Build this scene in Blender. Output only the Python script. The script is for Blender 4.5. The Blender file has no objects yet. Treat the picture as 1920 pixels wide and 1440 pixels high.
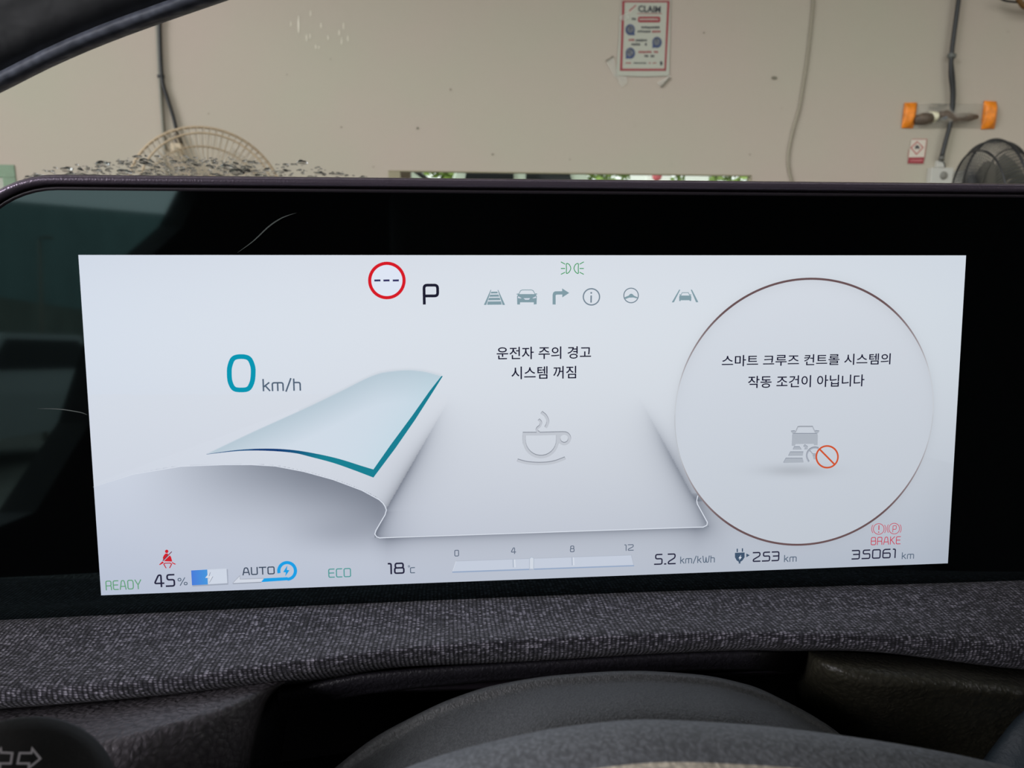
import bpy, bmesh, math, random
import numpy as np
from mathutils import Vector, Matrix
from mathutils.geometry import tessellate_polygon
random.seed(7); rng = np.random.default_rng(7)
scene = bpy.context.scene
COL = scene.collection

def srgb(r, g, b):
    f = lambda c: (c/255/12.92) if c/255 <= .04045 else ((c/255+.055)/1.055)**2.4
    return (f(r), f(g), f(b))

# ------------------------------------------------------------------ camera
F = 1380.0
TH = math.radians(4.7)
ct, st = math.cos(TH), math.sin(TH)
D3 = Matrix(((1, 0, 0), (0, st, -ct), (0, ct, st)))      # display axes -> world axes
DC = Vector((0, 0, 1.0))                                  # centre of the display
RC = Matrix(((0.9961337776789003, -0.005393701666731053, 0.08768355005069593),
             (0.014646718952796043, 0.994340069575812, -0.105229747029471),
             (-0.08661968939612057, 0.10610718174703801, 0.990574729836482)))
CAM = DC + D3 @ Vector((-0.03240625705613926, 0.03844689397103081, 0.24214659053618676))
RW = D3 @ RC.transposed()                                 # camera axes -> world
cam_data = bpy.data.cameras.new('camera'); cam = bpy.data.objects.new('camera', cam_data); COL.objects.link(cam)
cam.matrix_world = Matrix.Translation(CAM) @ RW.to_4x4()
cam_data.sensor_width = 36.0; cam_data.lens = 36.0*F/1920
cam_data.clip_start = .01; cam_data.clip_end = 200
cam_data.dof.use_dof = True; cam_data.dof.focus_distance = .262; cam_data.dof.aperture_fstop = 24
scene.camera = cam

# ------------------------------------------------------------------ world, light, exposure
world = bpy.data.worlds.new('overcast_sky'); scene.world = world; world.use_nodes = True
wn = world.node_tree.nodes; wl = world.node_tree.links
bg = wn['Background']
tc = wn.new('ShaderNodeTexCoord'); no = wn.new('ShaderNodeTexNoise'); no.inputs['Scale'].default_value = 1.6
rp = wn.new('ShaderNodeValToRGB'); rp.color_ramp.elements[0].position = .3; rp.color_ramp.elements[1].position = .75
rp.color_ramp.elements[0].color = (*srgb(214, 216, 218), 1); rp.color_ramp.elements[1].color = (*srgb(245, 243, 238), 1)
wl.new(tc.outputs['Generated'], no.inputs['Vector']); wl.new(no.outputs['Fac'], rp.inputs['Fac']); wl.new(rp.outputs['Color'], bg.inputs['Color'])
bg.inputs['Strength'].default_value = 2.2
def area(name, loc, rot, sx, sy, power, color):
    l = bpy.data.lights.new(name, 'AREA'); l.shape = 'RECTANGLE'; l.size = sx; l.size_y = sy; l.energy = power; l.color = color
    o = bpy.data.objects.new(name, l); o.location = loc; o.rotation_euler = rot; COL.objects.link(o); return o
sun_d = bpy.data.lights.new('hazy_sun', 'SUN'); sun_d.energy = 2.3; sun_d.angle = math.radians(24); sun_d.color = (.97, .94, 1.0)
sun_o = bpy.data.objects.new('hazy_sun', sun_d); COL.objects.link(sun_o)
sun_o.rotation_euler = Vector((.82, .52, -.34)).to_track_quat('-Z', 'Y').to_euler()
scene.view_settings.view_transform = 'Standard'; scene.view_settings.look = 'None'
scene.view_settings.exposure = 0.0; scene.view_settings.gamma = 1.0
scene.view_settings.use_curve_mapping = False
scene.cycles.max_bounces = 8; scene.cycles.transparent_max_bounces = 16
scene.cycles.sample_clamp_indirect = 4.0; scene.cycles.caustics_refractive = False; scene.cycles.caustics_reflective = False

# ------------------------------------------------------------------ picture geometry -> the place
def ray(px, py):
    return (RW @ Vector(((px-960)/F, -(py-720)/F, -1))).normalized()
def at_y(px, py, Y):
    r = ray(px, py); return CAM + r*((Y-CAM.y)/r.y)
def on_plane(px, py, p0, n):
    r = ray(px, py); return CAM + r*((p0-CAM).dot(n)/r.dot(n))
DZ = D3 @ Vector((0, 0, 1))
def disp(px, py):                       # display-local x, y of a point on the screen plane
    q = D3.transposed() @ (on_plane(px, py, DC, DZ)-DC); return (q.x, q.y)
# wall direction: its horizontals run as the window head does
r1, r2 = ray(727, 319), ray(1410, 328)
# rz1*(r2.n) = rz2*(r1.n)
a = r1.z*r2.x - r2.z*r1.x; b = r1.z*r2.y - r2.z*r1.y
WN = Vector((-b, a, 0)).normalized()
if WN.y < 0: WN = -WN
WD = 2.95
W0 = Vector((CAM.x, CAM.y, 0)) + WN*WD
WX = Vector((WN.y, -WN.x, 0))           # along the wall, to the right
def wall(px, py, off=0.0):              # point off metres in front of the wall
    return on_plane(px, py, W0 - WN*off, WN)
print('wall yaw', math.degrees(math.atan2(WN.x, WN.y)), 'cam', CAM)
Rwall = Matrix((WX, Vector((0, 0, 1)), -WN)).transposed()   # local x right, y up, z towards the room

# ------------------------------------------------------------------ materials
def new_mat(name):
    m = bpy.data.materials.new(name); m.use_nodes = True; return m, m.node_tree.nodes, m.node_tree.links
def plain(name, col, rough=.6, spec=.5, metal=0, noise=0, nscale=30, bump=0, bscale=200, coat=0):
    m, n, l = new_mat(name); p = n['Principled BSDF']
    p.inputs['Base Color'].default_value = (*col, 1); p.inputs['Roughness'].default_value = rough
    p.inputs['Specular IOR Level'].default_value = spec; p.inputs['Metallic'].default_value = metal
    p.inputs['Coat Weight'].default_value = coat
    t = n.new('ShaderNodeTexCoord')
    if noise:
        x = n.new('ShaderNodeTexNoise'); x.inputs['Scale'].default_value = nscale; x.inputs['Detail'].default_value = 5
        r = n.new('ShaderNodeValToRGB'); r.color_ramp.elements[0].position = .3; r.color_ramp.elements[1].position = .7
        r.color_ramp.elements[0].color = (*[c*(1-noise) for c in col], 1)
        r.color_ramp.elements[1].color = (*[min(1, c*(1+noise)) for c in col], 1)
        l.new(t.outputs['Object'], x.inputs['Vector']); l.new(x.outputs['Fac'], r.inputs['Fac']); l.new(r.outputs['Color'], p.inputs['Base Color'])
    if bump:
        x = n.new('ShaderNodeTexNoise'); x.inputs['Scale'].default_value = bscale; b_ = n.new('ShaderNodeBump')
        b_.inputs['Strength'].default_value = bump; b_.inputs['Distance'].default_value = .001
        l.new(t.outputs['Object'], x.inputs['Vector']); l.new(x.outputs['Fac'], b_.inputs['Height']); l.new(b_.outputs['Normal'], p.inputs['Normal'])
    return m
def leather(name, col, scale=700, strength=.6, rough=.5, dist=.0004, spec=.45):
    m, n, l = new_mat(name); p = n['Principled BSDF']
    p.inputs['Roughness'].default_value = rough; p.inputs['Specular IOR Level'].default_value = spec
    t = n.new('ShaderNodeTexCoord')
    no = n.new('ShaderNodeTexNoise'); no.inputs['Scale'].default_value = scale*.6; no.inputs['Detail'].default_value = 2
    mp = n.new('ShaderNodeMixRGB'); mp.inputs['Fac'].default_value = .0025
    v = n.new('ShaderNodeTexVoronoi'); v.feature = 'SMOOTH_F1'; v.inputs['Scale'].default_value = scale; v.inputs['Smoothness'].default_value = .35
    l.new(t.outputs['Object'], mp.inputs['Color1']); l.new(t.outputs['Object'], no.inputs['Vector']); l.new(no.outputs['Color'], mp.inputs['Color2'])
    l.new(mp.outputs['Color'], v.inputs['Vector'])
    b_ = n.new('ShaderNodeBump'); b_.invert = True; b_.inputs['Strength'].default_value = strength; b_.inputs['Distance'].default_value = dist
    l.new(v.outputs['Distance'], b_.inputs['Height']); l.new(b_.outputs['Normal'], p.inputs['Normal'])
    r = n.new('ShaderNodeValToRGB'); r.color_ramp.elements[0].position = .15; r.color_ramp.elements[1].position = .75
    r.color_ramp.elements[0].color = (*[c*1.15 for c in col], 1); r.color_ramp.elements[1].color = (*[c*.65 for c in col], 1)
    l.new(v.outputs['Distance'], r.inputs['Fac']); l.new(r.outputs['Color'], p.inputs['Base Color'])
    return m
def fabric(name):
    """heathered plain weave: two thread directions, each thread run with its own shade"""
    m, n, l = new_mat(name); p = n['Principled BSDF']
    p.inputs['Roughness'].default_value = .85; p.inputs['Specular IOR Level'].default_value = .35
    p.inputs['Sheen Weight'].default_value = .06
    uv = n.new('ShaderNodeUVMap'); uv.uv_map = 'UVMap'
    def cells(sx, sy, rot):
        mp = n.new('ShaderNodeMapping'); mp.inputs['Scale'].default_value = (sx, sy, 1); mp.inputs['Rotation'].default_value = (0, 0, rot)
        l.new(uv.outputs['UV'], mp.inputs['Vector'])
        v = n.new('ShaderNodeTexVoronoi'); v.inputs['Scale'].default_value = 1; v.inputs['Randomness'].default_value = .32
        l.new(mp.outputs['Vector'], v.inputs['Vector']); return v
    v1 = cells(760, 1350, 0); v2 = cells(1500, 520, 0); v3 = cells(520, 1700, 0)
    def sep(v):
        s = n.new('ShaderNodeSeparateColor'); l.new(v.outputs['Color'], s.inputs['Color']); return s.outputs['Red']
    def math_(op, a_, b_):
        x = n.new('ShaderNodeMath'); x.operation = op
        for i, q in enumerate((a_, b_)):
            if isinstance(q, (int, float)): x.inputs[i].default_value = q
            else: l.new(q, x.inputs[i])
        return x.outputs[0]
    mix = math_('ADD', math_('MULTIPLY', sep(v1), .5), math_('ADD', math_('MULTIPLY', sep(v2), .30), math_('MULTIPLY', sep(v3), .20)))
    fac = math_('SUBTRACT', math_('ADD', math_('MULTIPLY', mix, .62), .345), math_('MULTIPLY', v1.outputs['Distance'], .78))
    r = n.new('ShaderNodeValToRGB'); e = r.color_ramp.elements
    e[0].position = .05; e[0].color = (*FAB[0], 1); e[1].position = .72; e[1].color = (*FAB[2], 1)
    q = e.new(.36); q.color = (*FAB[1], 1)
    l.new(fac, r.inputs['Fac']); l.new(r.outputs['Color'], p.inputs['Base Color'])
    b_ = n.new('ShaderNodeBump'); b_.invert = True; b_.inputs['Strength'].default_value = 1; b_.inputs['Distance'].default_value = .0004
    l.new(v1.outputs['Distance'], b_.inputs['Height']); l.new(b_.outputs['Normal'], p.inputs['Normal'])
    return m
FAB = [srgb(16, 16, 21), srgb(58, 57, 65), srgb(166, 162, 174)]
def ink_mat():
    m, n, l = new_mat('screen_light'); n.remove(n['Principled BSDF'])
    e = n.new('ShaderNodeEmission'); a_ = n.new('ShaderNodeVertexColor'); a_.layer_name = 'ink'
    l.new(a_.outputs['Color'], e.inputs['Color']); e.inputs['Strength'].default_value = 1.0
    l.new(e.outputs[0], n['Material Output'].inputs['Surface']); return m
def pane(name, tint=(.93, .95, .94), refl=.06):
    m, n, l = new_mat(name); n.remove(n['Principled BSDF'])
    t = n.new('ShaderNodeBsdfTransparent'); t.inputs['Color'].default_value = (*tint, 1)
    g = n.new('ShaderNodeBsdfGlossy'); g.inputs['Roughness'].default_value = .02
    x = n.new('ShaderNodeMixShader'); lw = n.new('ShaderNodeLayerWeight'); pw = n.new('ShaderNodeMath'); pw.operation = 'POWER'; pw.inputs[1].default_value = 5
    mm = n.new('ShaderNodeMath'); mm.operation = 'MULTIPLY_ADD'; mm.inputs[1].default_value = .28; mm.inputs[2].default_value = refl*.12
    l.new(lw.outputs['Facing'], pw.inputs[0]); l.new(pw.outputs[0], mm.inputs[0]); l.new(mm.outputs[0], x.inputs['Fac']); l.new(t.outputs[0], x.inputs[1]); l.new(g.outputs[0], x.inputs[2])
    l.new(x.outputs[0], n['Material Output'].inputs['Surface']); return m

# ------------------------------------------------------------------ mesh helpers
def mesh_obj(name, verts, faces, mat, parent=None, smooth=False, uvs=None):
    me = bpy.data.meshes.new(name); me.from_pydata([tuple(v) for v in verts], [], faces); me.update()
    if uvs is not None:
        uvl = me.uv_layers.new(name='UVMap')
        li = np.empty(len(me.loops), dtype=np.int32); me.loops.foreach_get('vertex_index', li)
        uvl.data.foreach_set('uv', np.asarray(uvs, dtype=np.float32)[li].ravel())
    if smooth: me.polygons.foreach_set('use_smooth', [True]*len(me.polygons))
    if mat: me.materials.append(mat)
    o = bpy.data.objects.new(name, me); COL.objects.link(o)
    if parent: o.parent = parent
    return o
def bm_obj(name, bm, mat, parent=None, smooth=False):
    bmesh.ops.recalc_face_normals(bm, faces=bm.faces)
    me = bpy.data.meshes.new(name); bm.to_mesh(me); bm.free()
    if smooth: me.polygons.foreach_set('use_smooth', [True]*len(me.polygons))
    me.materials.append(mat)
    o = bpy.data.objects.new(name, me); COL.objects.link(o)
    if parent: o.parent = parent
    return o
def thing(name, label, cat, loc=(0, 0, 0), rot=None, group=None):
    o = bpy.data.objects.new(name, None); COL.objects.link(o); o.empty_display_size = .05
    M = Matrix.Translation(Vector(loc))
    if rot is not None: M = M @ rot.to_4x4()
    o.matrix_world = M; tag(o, label, cat, group); return o
def tag(o, label=None, cat=None, group=None, kind=None):
    if label: o['label'] = label
    if cat: o['category'] = cat
    if group: o['group'] = group
    if kind: o['kind'] = kind
    return o
def box(bm, c, s, M=None, bevel=0):
    r = bmesh.ops.create_cube(bm, size=1); vs = r['verts']
    for v in vs: v.co = Vector((v.co.x*s[0], v.co.y*s[1], v.co.z*s[2])) + Vector(c)
    if bevel:
        es = list({e for v in vs for e in v.link_edges})
        r2 = bmesh.ops.bevel(bm, geom=es, offset=bevel, segments=2, affect='EDGES', profile=.6)
        vs = list({v for f in r2['faces'] for v in f.verts} | {v for v in vs if v.is_valid})
    if M is not None:
        for v in vs: v.co = M @ v.co
def tube_data(pts, r, n=8, caps=True):
    pts = [Vector(p) for p in pts]; V = []; Fc = []
    rs = r if isinstance(r, (list, tuple)) else [r]*len(pts)
    up = None
    for i, p in enumerate(pts):
        t = (pts[min(i+1, len(pts)-1)]-pts[max(i-1, 0)]).normalized()
        if up is None:
            up = Vector((0, 0, 1)) if abs(t.z) < .9 else Vector((1, 0, 0))
        s = t.cross(up).normalized(); up = s.cross(t).normalized()
        for k in range(n):
            a_ = 2*math.pi*k/n; V.append(p + (s*math.cos(a_)+up*math.sin(a_))*rs[i])
    for i in range(len(pts)-1):
        for k in range(n):
            k2 = (k+1) % n; Fc.append((i*n+k, i*n+k2, (i+1)*n+k2, (i+1)*n+k))
    if caps: Fc.append(tuple(range(n-1, -1, -1))); Fc.append(tuple((len(pts)-1)*n+k for k in range(n)))
    return V, Fc
class MB:
    def __init__(s): s.V = []; s.F = []
    def add(s, VF):
        o = len(s.V); s.V += [Vector(v) for v in VF[0]]; s.F += [tuple(i+o for i in f) for f in VF[1]]; return s
    def build(s, name, mat, parent=None, smooth=True, inv=None):
        V = s.V if inv is None else [inv @ v for v in s.V]
        return mesh_obj(name, V, s.F, mat, parent, smooth)
def lathe_data(prof, n=32):
    V = []; Fc = []
    for (r, z) in prof:
        for k in range(n):
            a_ = 2*math.pi*k/n; V.append(Vector((r*math.cos(a_), r*math.sin(a_), z)))
    for i in range(len(prof)-1):
        for k in range(n):
            k2 = (k+1) % n; Fc.append((i*n+k, i*n+k2, (i+1)*n+k2, (i+1)*n+k))
    Fc.append(tuple(range(n-1, -1, -1))); Fc.append(tuple((len(prof)-1)*n+k for k in range(n)))
    return V, Fc
def herm(xs, ys, q):
    xs = np.asarray(xs, float); ys = np.asarray(ys, float); q = np.clip(q, xs[0], xs[-1])
    d = np.diff(ys)/np.diff(xs); m = np.empty_like(ys); m[0] = d[0]; m[-1] = d[-1]
    for i in range(1, len(ys)-1):
        m[i] = 0 if d[i-1]*d[i] <= 0 else 2*d[i-1]*d[i]/(d[i-1]+d[i])
    i = np.clip(np.searchsorted(xs, q)-1, 0, len(xs)-2); h = xs[i+1]-xs[i]; t = (q-xs[i])/h
    return ((2*t**3-3*t**2+1)*ys[i] + (t**3-2*t**2+t)*h*m[i] + (-2*t**3+3*t**2)*ys[i+1] + (t**3-t**2)*h*m[i+1])
def loft(name, lines, mat, parent, nx=120, nv=8, inv=None):
    """surface through curves; each curve is a list of (px, py, Y): a sight line cut at its own depth Y"""
    L = []
    for ln in lines:
        a_ = np.array(ln, float); q = np.linspace(a_[0, 0], a_[-1, 0], nx)
        ys = herm(a_[:, 0], a_[:, 1], q); zs = herm(a_[:, 0], a_[:, 2], q)
        L.append(np.array([tuple(at_y(q[i], ys[i], zs[i])) for i in range(nx)]))
    L = np.array(L); rows = []
    K = len(L)
    for k in range(K-1):
        p0 = L[max(k-1, 0)]; p1 = L[k]; p2 = L[k+1]; p3 = L[min(k+2, K-1)]
        for j in range(nv):
            t = j/nv
            rows.append(.5*((2*p1)+(p2-p0)*t+(2*p0-5*p1+4*p2-p3)*t*t+(3*p1-p0-3*p2+p3)*t**3))
    rows.append(L[-1]); R = np.array(rows); nr = len(R)
    u = np.zeros((nr, nx)); v = np.zeros((nr, nx))
    u[:, 1:] = np.cumsum(np.linalg.norm(np.diff(R, axis=1), axis=2), axis=1); u[:] = u[nr//2][None, :]
    u = np.broadcast_to(R[..., 0], u.shape)
    v[1:, :] = np.cumsum(np.linalg.norm(np.diff(R, axis=0), axis=2), axis=0); v[:] = v
    V = R.reshape(-1, 3)
    Fc = [(r*nx+c, r*nx+c+1, (r+1)*nx+c+1, (r+1)*nx+c) for r in range(nr-1) for c in range(nx-1)]
    if inv is not None: V = [inv @ Vector(p) for p in V]
    return mesh_obj(name, V, Fc, mat, parent, True, np.stack([u.ravel(), v.ravel()], 1))

# ================================================================== THE CAR: display
M_INK = ink_mat()
M_BEZEL = plain('bezel_plastic', srgb(142, 130, 145), rough=.3, spec=.5, metal=.6, bump=.15, bscale=1500)
M_GAP = plain('recess_shade_black', (.0012, .0012, .0015), rough=.9, spec=.05)
def gloss_black():
    m, n, l = new_mat('coated_black_glass'); p = n['Principled BSDF']
    p.inputs['Base Color'].default_value = (.0016, .0018, .002, 1); p.inputs['Roughness'].default_value = .035
    p.inputs['IOR'].default_value = 1.6; p.inputs['Specular IOR Level'].default_value = .6
    p.inputs['Specular Tint'].default_value = (.6, .9, .92, 1)
    return m
M_GLASS = gloss_black()
disp_root = thing('instrument_display', 'wide black glass display above the grey fabric dashboard, showing a white driving screen', 'display', DC, D3)
# frame geometry, in display axes (metres)
gx0 = disp(-22, 700)[0]-.0045; gx1 = .43
gy1 = disp(700, 361)[1]; gy0 = disp(600, 1165)[1]-.022
def rrect(x0, x1, y0, y1, r, n=14):
    P = []
    for cx, cy, a0 in ((x1-r, y1-r, 0), (x0+r, y1-r, 90), (x0+r, y0+r, 180), (x1-r, y0+r, 270)):
        for k in range(n+1):
            t = math.radians(a0+90*k/n); P.append((cx+r*math.cos(t), cy+r*math.sin(t)))
    return P
RAD = .029
def frame_sweep(prof):
    V = []; Fc = []; n = None
    for (d, h) in prof:
        P = rrect(gx0-d, gx1+d, gy0-d, gy1+d, RAD+d); n = len(P)
        V += [Vector((x, y, h)) for x, y in P]
    for i in range(len(prof)-1):
        for k in range(n):
            k2 = (k+1) % n; Fc.append((i*n+k, i*n+k2, (i+1)*n+k2, (i+1)*n+k))
    return V, Fc
mesh_obj('bezel', *frame_sweep([(.0017, -.002), (.0017, .0011), (.0021, .0017), (.0028, .0021), (.0036, .0019), (.0043, .0011), (.0047, -.0002), (.0049, -.003), (.0049, -.012)]), M_BEZEL, disp_root, True)
mesh_obj('gasket', *frame_sweep([(-.0004, -.001), (.0002, .0002), (.0007, .0005), (.0010, .0001), (.0011, -.0022), (.0018, -.0022)]), plain('gasket_rubber', srgb(60, 54, 60), rough=.45), disp_root, True)
P = rrect(gx0, gx1, gy0, gy1, RAD); n = len(P)
V = [Vector((x, y, -.0002)) for x, y in P]+[Vector((x, y, -.004)) for x, y in P]
mesh_obj('glass_panel', V, [tuple(range(n)), tuple(range(2*n-1, n-1, -1))]+[(k, n+k, n+(k+1) % n, (k+1) % n) for k in range(n)], M_GLASS, disp_root)
P = rrect(gx0-.0045, gx1+.0045, gy0-.0045, gy1+.0045, RAD)
V = [Vector((x, y, -.0045)) for x, y in P]+[Vector((x*.99+.001, y*.96, -.022)) for x, y in P]
mesh_obj('back_shell', V, [tuple(range(n)), tuple(range(2*n-1, n-1, -1))]+[(k, n+k, n+(k+1) % n, (k+1) % n) for k in range(n)], plain('shell_black', srgb(28, 28, 30), rough=.7), disp_root)

# ---- the lit screen: smooth picture shading in a fine grid
SX0, SX1, SY0, SY1 = -.146, .146, -.05475, .05475
NXS, NYS = 900, 338
gx = np.linspace(SX0, SX1, NXS); gy = np.linspace(SY1, SY0, NYS)
GX, GY = np.meshgrid(gx, gy)
Rnp = np.array(RC); Cnp = np.array((-0.03240625705613926, 0.03844689397103081, 0.24214659053618676))
def to_px(x, y):
    q = np.stack([x-Cnp[0], y-Cnp[1], 0*x-Cnp[2]], -1) @ Rnp.T
    return 960+F*q[..., 0]/-q[..., 2], 720-F*q[..., 1]/-q[..., 2]
PX, PY = to_px(GX, GY)
probe = np.array([(160,490,214,221,235),(600,500,213,220,233),(1000,490,213,220,233),(1400,490,212,219,230),(1790,490,210,217,228),
 (200,700,214,222,236),(500,600,214,222,235),(900,620,216,221,231),(1200,620,211,218,230),(1780,700,207,214,225),
 (300,850,208,215,231),(600,750,211,219,232),(1000,780,214,219,229),(1000,900,205,209,220),(1780,900,186,195,209),
 (200,1080,187,195,215),(400,1000,184,192,211),(650,1070,190,198,215),(1000,1030,196,201,215),(1400,1060,181,189,206),(1750,1040,173,181,196)], float)
def basis(x, y):
    x = (x-960)/800; y = (y-780)/300
    return np.stack([1+0*x, x, y, x*x, x*y, y*y, y**3, x*y*y], -1)
coef, *_ = np.linalg.lstsq(basis(probe[:, 0], probe[:, 1]), probe[:, 2:], rcond=None)
base = basis(PX, PY) @ coef + np.array([.5, .5, -2.])
def seg_d(a, b):
    ax, ay = a; bx, by = b; dx, dy = bx-ax, by-ay; L2 = dx*dx+dy*dy
    t = np.clip(((PX-ax)*dx+(PY-ay)*dy)/L2, 0, 1); return np.hypot(PX-ax-t*dx, PY-ay-t*dy), t
def side(a, b):                         # signed perpendicular distance, + to the right of a->b on the picture
    dx, dy = b[0]-a[0], b[1]-a[1]; L = math.hypot(dx, dy); return -((PX-a[0])*dy-(PY-a[1])*dx)/L
ss = lambda a, b, x: (lambda t: t*t*(3-2*t))(np.clip((x-a)/(b-a), 0, 1))
CURL = [(175,913),(250,889),(340,874),(421,871),(470,870.8),(516,873.5),(570,883.8),(624.4,898.7),(678.6,919),(711,936.6)]
cx_, cy_ = zip(*CURL)
yc = herm(list(cx_)+[722, 724.6], list(cy_)+[948.8, 956], np.clip(PX.ravel(), 175, 724.6)).reshape(PX.shape)
yb = 1008-.0335*(PX-715)                # lower edge of the road sheet
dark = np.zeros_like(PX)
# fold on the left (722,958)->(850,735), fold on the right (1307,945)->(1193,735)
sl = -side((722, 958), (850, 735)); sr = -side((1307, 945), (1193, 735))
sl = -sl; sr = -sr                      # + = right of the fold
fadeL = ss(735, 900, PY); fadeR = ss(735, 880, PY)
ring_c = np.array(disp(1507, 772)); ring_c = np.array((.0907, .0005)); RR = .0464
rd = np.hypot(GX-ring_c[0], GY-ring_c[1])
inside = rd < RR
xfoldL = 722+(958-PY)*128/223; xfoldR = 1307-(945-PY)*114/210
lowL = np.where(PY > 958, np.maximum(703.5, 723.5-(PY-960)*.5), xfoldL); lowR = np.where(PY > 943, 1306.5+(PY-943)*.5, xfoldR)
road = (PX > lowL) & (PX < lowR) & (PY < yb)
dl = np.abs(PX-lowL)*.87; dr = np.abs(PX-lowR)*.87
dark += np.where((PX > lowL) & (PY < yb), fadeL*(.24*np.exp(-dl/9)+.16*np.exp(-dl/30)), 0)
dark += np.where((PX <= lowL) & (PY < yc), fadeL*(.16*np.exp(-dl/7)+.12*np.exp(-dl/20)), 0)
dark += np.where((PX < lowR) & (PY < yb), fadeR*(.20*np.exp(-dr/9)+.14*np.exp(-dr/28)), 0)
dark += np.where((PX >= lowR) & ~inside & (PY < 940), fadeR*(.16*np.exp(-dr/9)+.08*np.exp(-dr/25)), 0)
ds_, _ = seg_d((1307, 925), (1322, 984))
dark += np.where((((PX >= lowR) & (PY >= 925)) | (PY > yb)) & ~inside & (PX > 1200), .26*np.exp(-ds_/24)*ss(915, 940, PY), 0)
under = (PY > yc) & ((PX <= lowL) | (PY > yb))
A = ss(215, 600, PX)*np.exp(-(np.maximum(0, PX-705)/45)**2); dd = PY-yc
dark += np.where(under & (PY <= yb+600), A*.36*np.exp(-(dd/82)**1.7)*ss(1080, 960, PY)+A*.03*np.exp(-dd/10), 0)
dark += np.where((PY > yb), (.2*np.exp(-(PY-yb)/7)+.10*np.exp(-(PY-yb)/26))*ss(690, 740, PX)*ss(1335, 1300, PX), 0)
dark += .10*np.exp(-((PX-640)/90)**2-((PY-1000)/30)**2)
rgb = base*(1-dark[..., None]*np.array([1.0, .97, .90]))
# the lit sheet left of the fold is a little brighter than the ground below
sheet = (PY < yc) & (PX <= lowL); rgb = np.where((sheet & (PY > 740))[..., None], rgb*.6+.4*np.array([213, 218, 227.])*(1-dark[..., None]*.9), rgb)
# faint hill on the far left and far right
hill = ss(4, -4, PY-(905-(PX-180)*.37)) ; m_ = (PX < 620) & (PY < yc) & (PY > 905-(PX-180)*.37)
rgb = np.where(m_[..., None], rgb*1.006, rgb)
m_ = (~inside)*ss(1700, 1775, PX)*ss(858, 862, PY-(PX-1750)*.25)*.015; rgb = rgb*(1-m_[..., None])
# blue-white sheet
TOPL = [(388,851),(470,812),(580,762),(640,733),(700,704),(716,699),(740,695.5),(765,694),(790,696),(829,705.5)]
BOT = [(388,851),(440,845),(470,842),(502,841),(551,843.5),(597,851),(638,861),(679,873),(700,880)]
yt = herm(*zip(*TOPL), np.clip(PX.ravel(), 388, 829)).reshape(PX.shape)
ybt = np.where(PX < 700, herm(*zip(*BOT), np.clip(PX.ravel(), 388, 700)).reshape(PX.shape), 880-(PX-700)*(880-705)/(829-700))
w = ss(-1.2, 1.2, PY-yt)*ss(1.2, -1.2, PY-ybt)*(PX > 388)*(PX < 830)
tt = np.clip((PY-yt)/60, 0, 1)[..., None]; uu = ss(420, 800, PX)[..., None]
bl = np.array([183, 200, 212.])*(1-tt)+np.array([208, 219, 231.])*tt
edge_r = np.exp(-np.abs(PX-(700+(880-PY)*129/175))/60)[..., None]
bl = bl*(1-.55*edge_r*uu)+np.array([190, 215, 226.])*.55*edge_r*uu
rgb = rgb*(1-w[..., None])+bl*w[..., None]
wt = np.exp(-((PY-yt+2)/2.2)**2)*(PX > 560)*(PX < 829); rgb = rgb*(1-.35*wt[..., None])+.35*wt[..., None]*np.array([196, 203, 212.])
# round dial
ti = np.clip((PY-525)/495, 0, 1)[..., None]
ci = np.array([212, 218, 227.])*(1-ti)+np.array([192, 199, 209.])*ti
ci = ci*(1+.012*((PX-1507)/240)[..., None]*-1)
ci = ci*(1-.05*np.exp(-(RR-rd)/.0018)*ss(900, 560, PY))[..., None]
sh = .10*np.exp(-((PX-1490)/60)**2-((PY-882)/11)**2)
ci = ci*(1-sh)[..., None]
rgb = np.where(inside[..., None], ci, rgb)
out = ((~inside)*np.exp(-(rd-RR)/.0012)*.04); rgb = rgb*(1-out)[..., None]
rgb = np.clip(rgb, 0, 255)/255.0
lin = np.where(rgb <= .04045, rgb/12.92, ((rgb+.055)/1.055)**2.4)
idx = np.arange(NXS*NYS).reshape(NYS, NXS)
me = bpy.data.meshes.new('screen')
nq = (NXS-1)*(NYS-1)
co = np.stack([GX, GY, 0*GX+.0001], -1).astype(np.float32)
me.vertices.add(NXS*NYS); me.vertices.foreach_set('co', co.ravel())
q = np.stack([idx[1:, :-1], idx[1:, 1:], idx[:-1, 1:], idx[:-1, :-1]], -1).reshape(-1, 4)
me.loops.add(nq*4); me.loops.foreach_set('vertex_index', q.ravel().astype(np.int32))
me.polygons.add(nq); me.polygons.foreach_set('loop_start', np.arange(0, nq*4, 4, dtype=np.int32))
me.update(calc_edges=True)
at = me.color_attributes.new('ink', 'FLOAT_COLOR', 'POINT')
at.data.foreach_set('color', np.concatenate([lin, np.ones(lin.shape[:2]+(1,))], -1).astype(np.float32).ravel())
me.materials.append(M_INK)
screen = bpy.data.objects.new('screen', me); COL.objects.link(screen); screen.parent = disp_root
screen['label'] = 'white lit driving screen'

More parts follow.
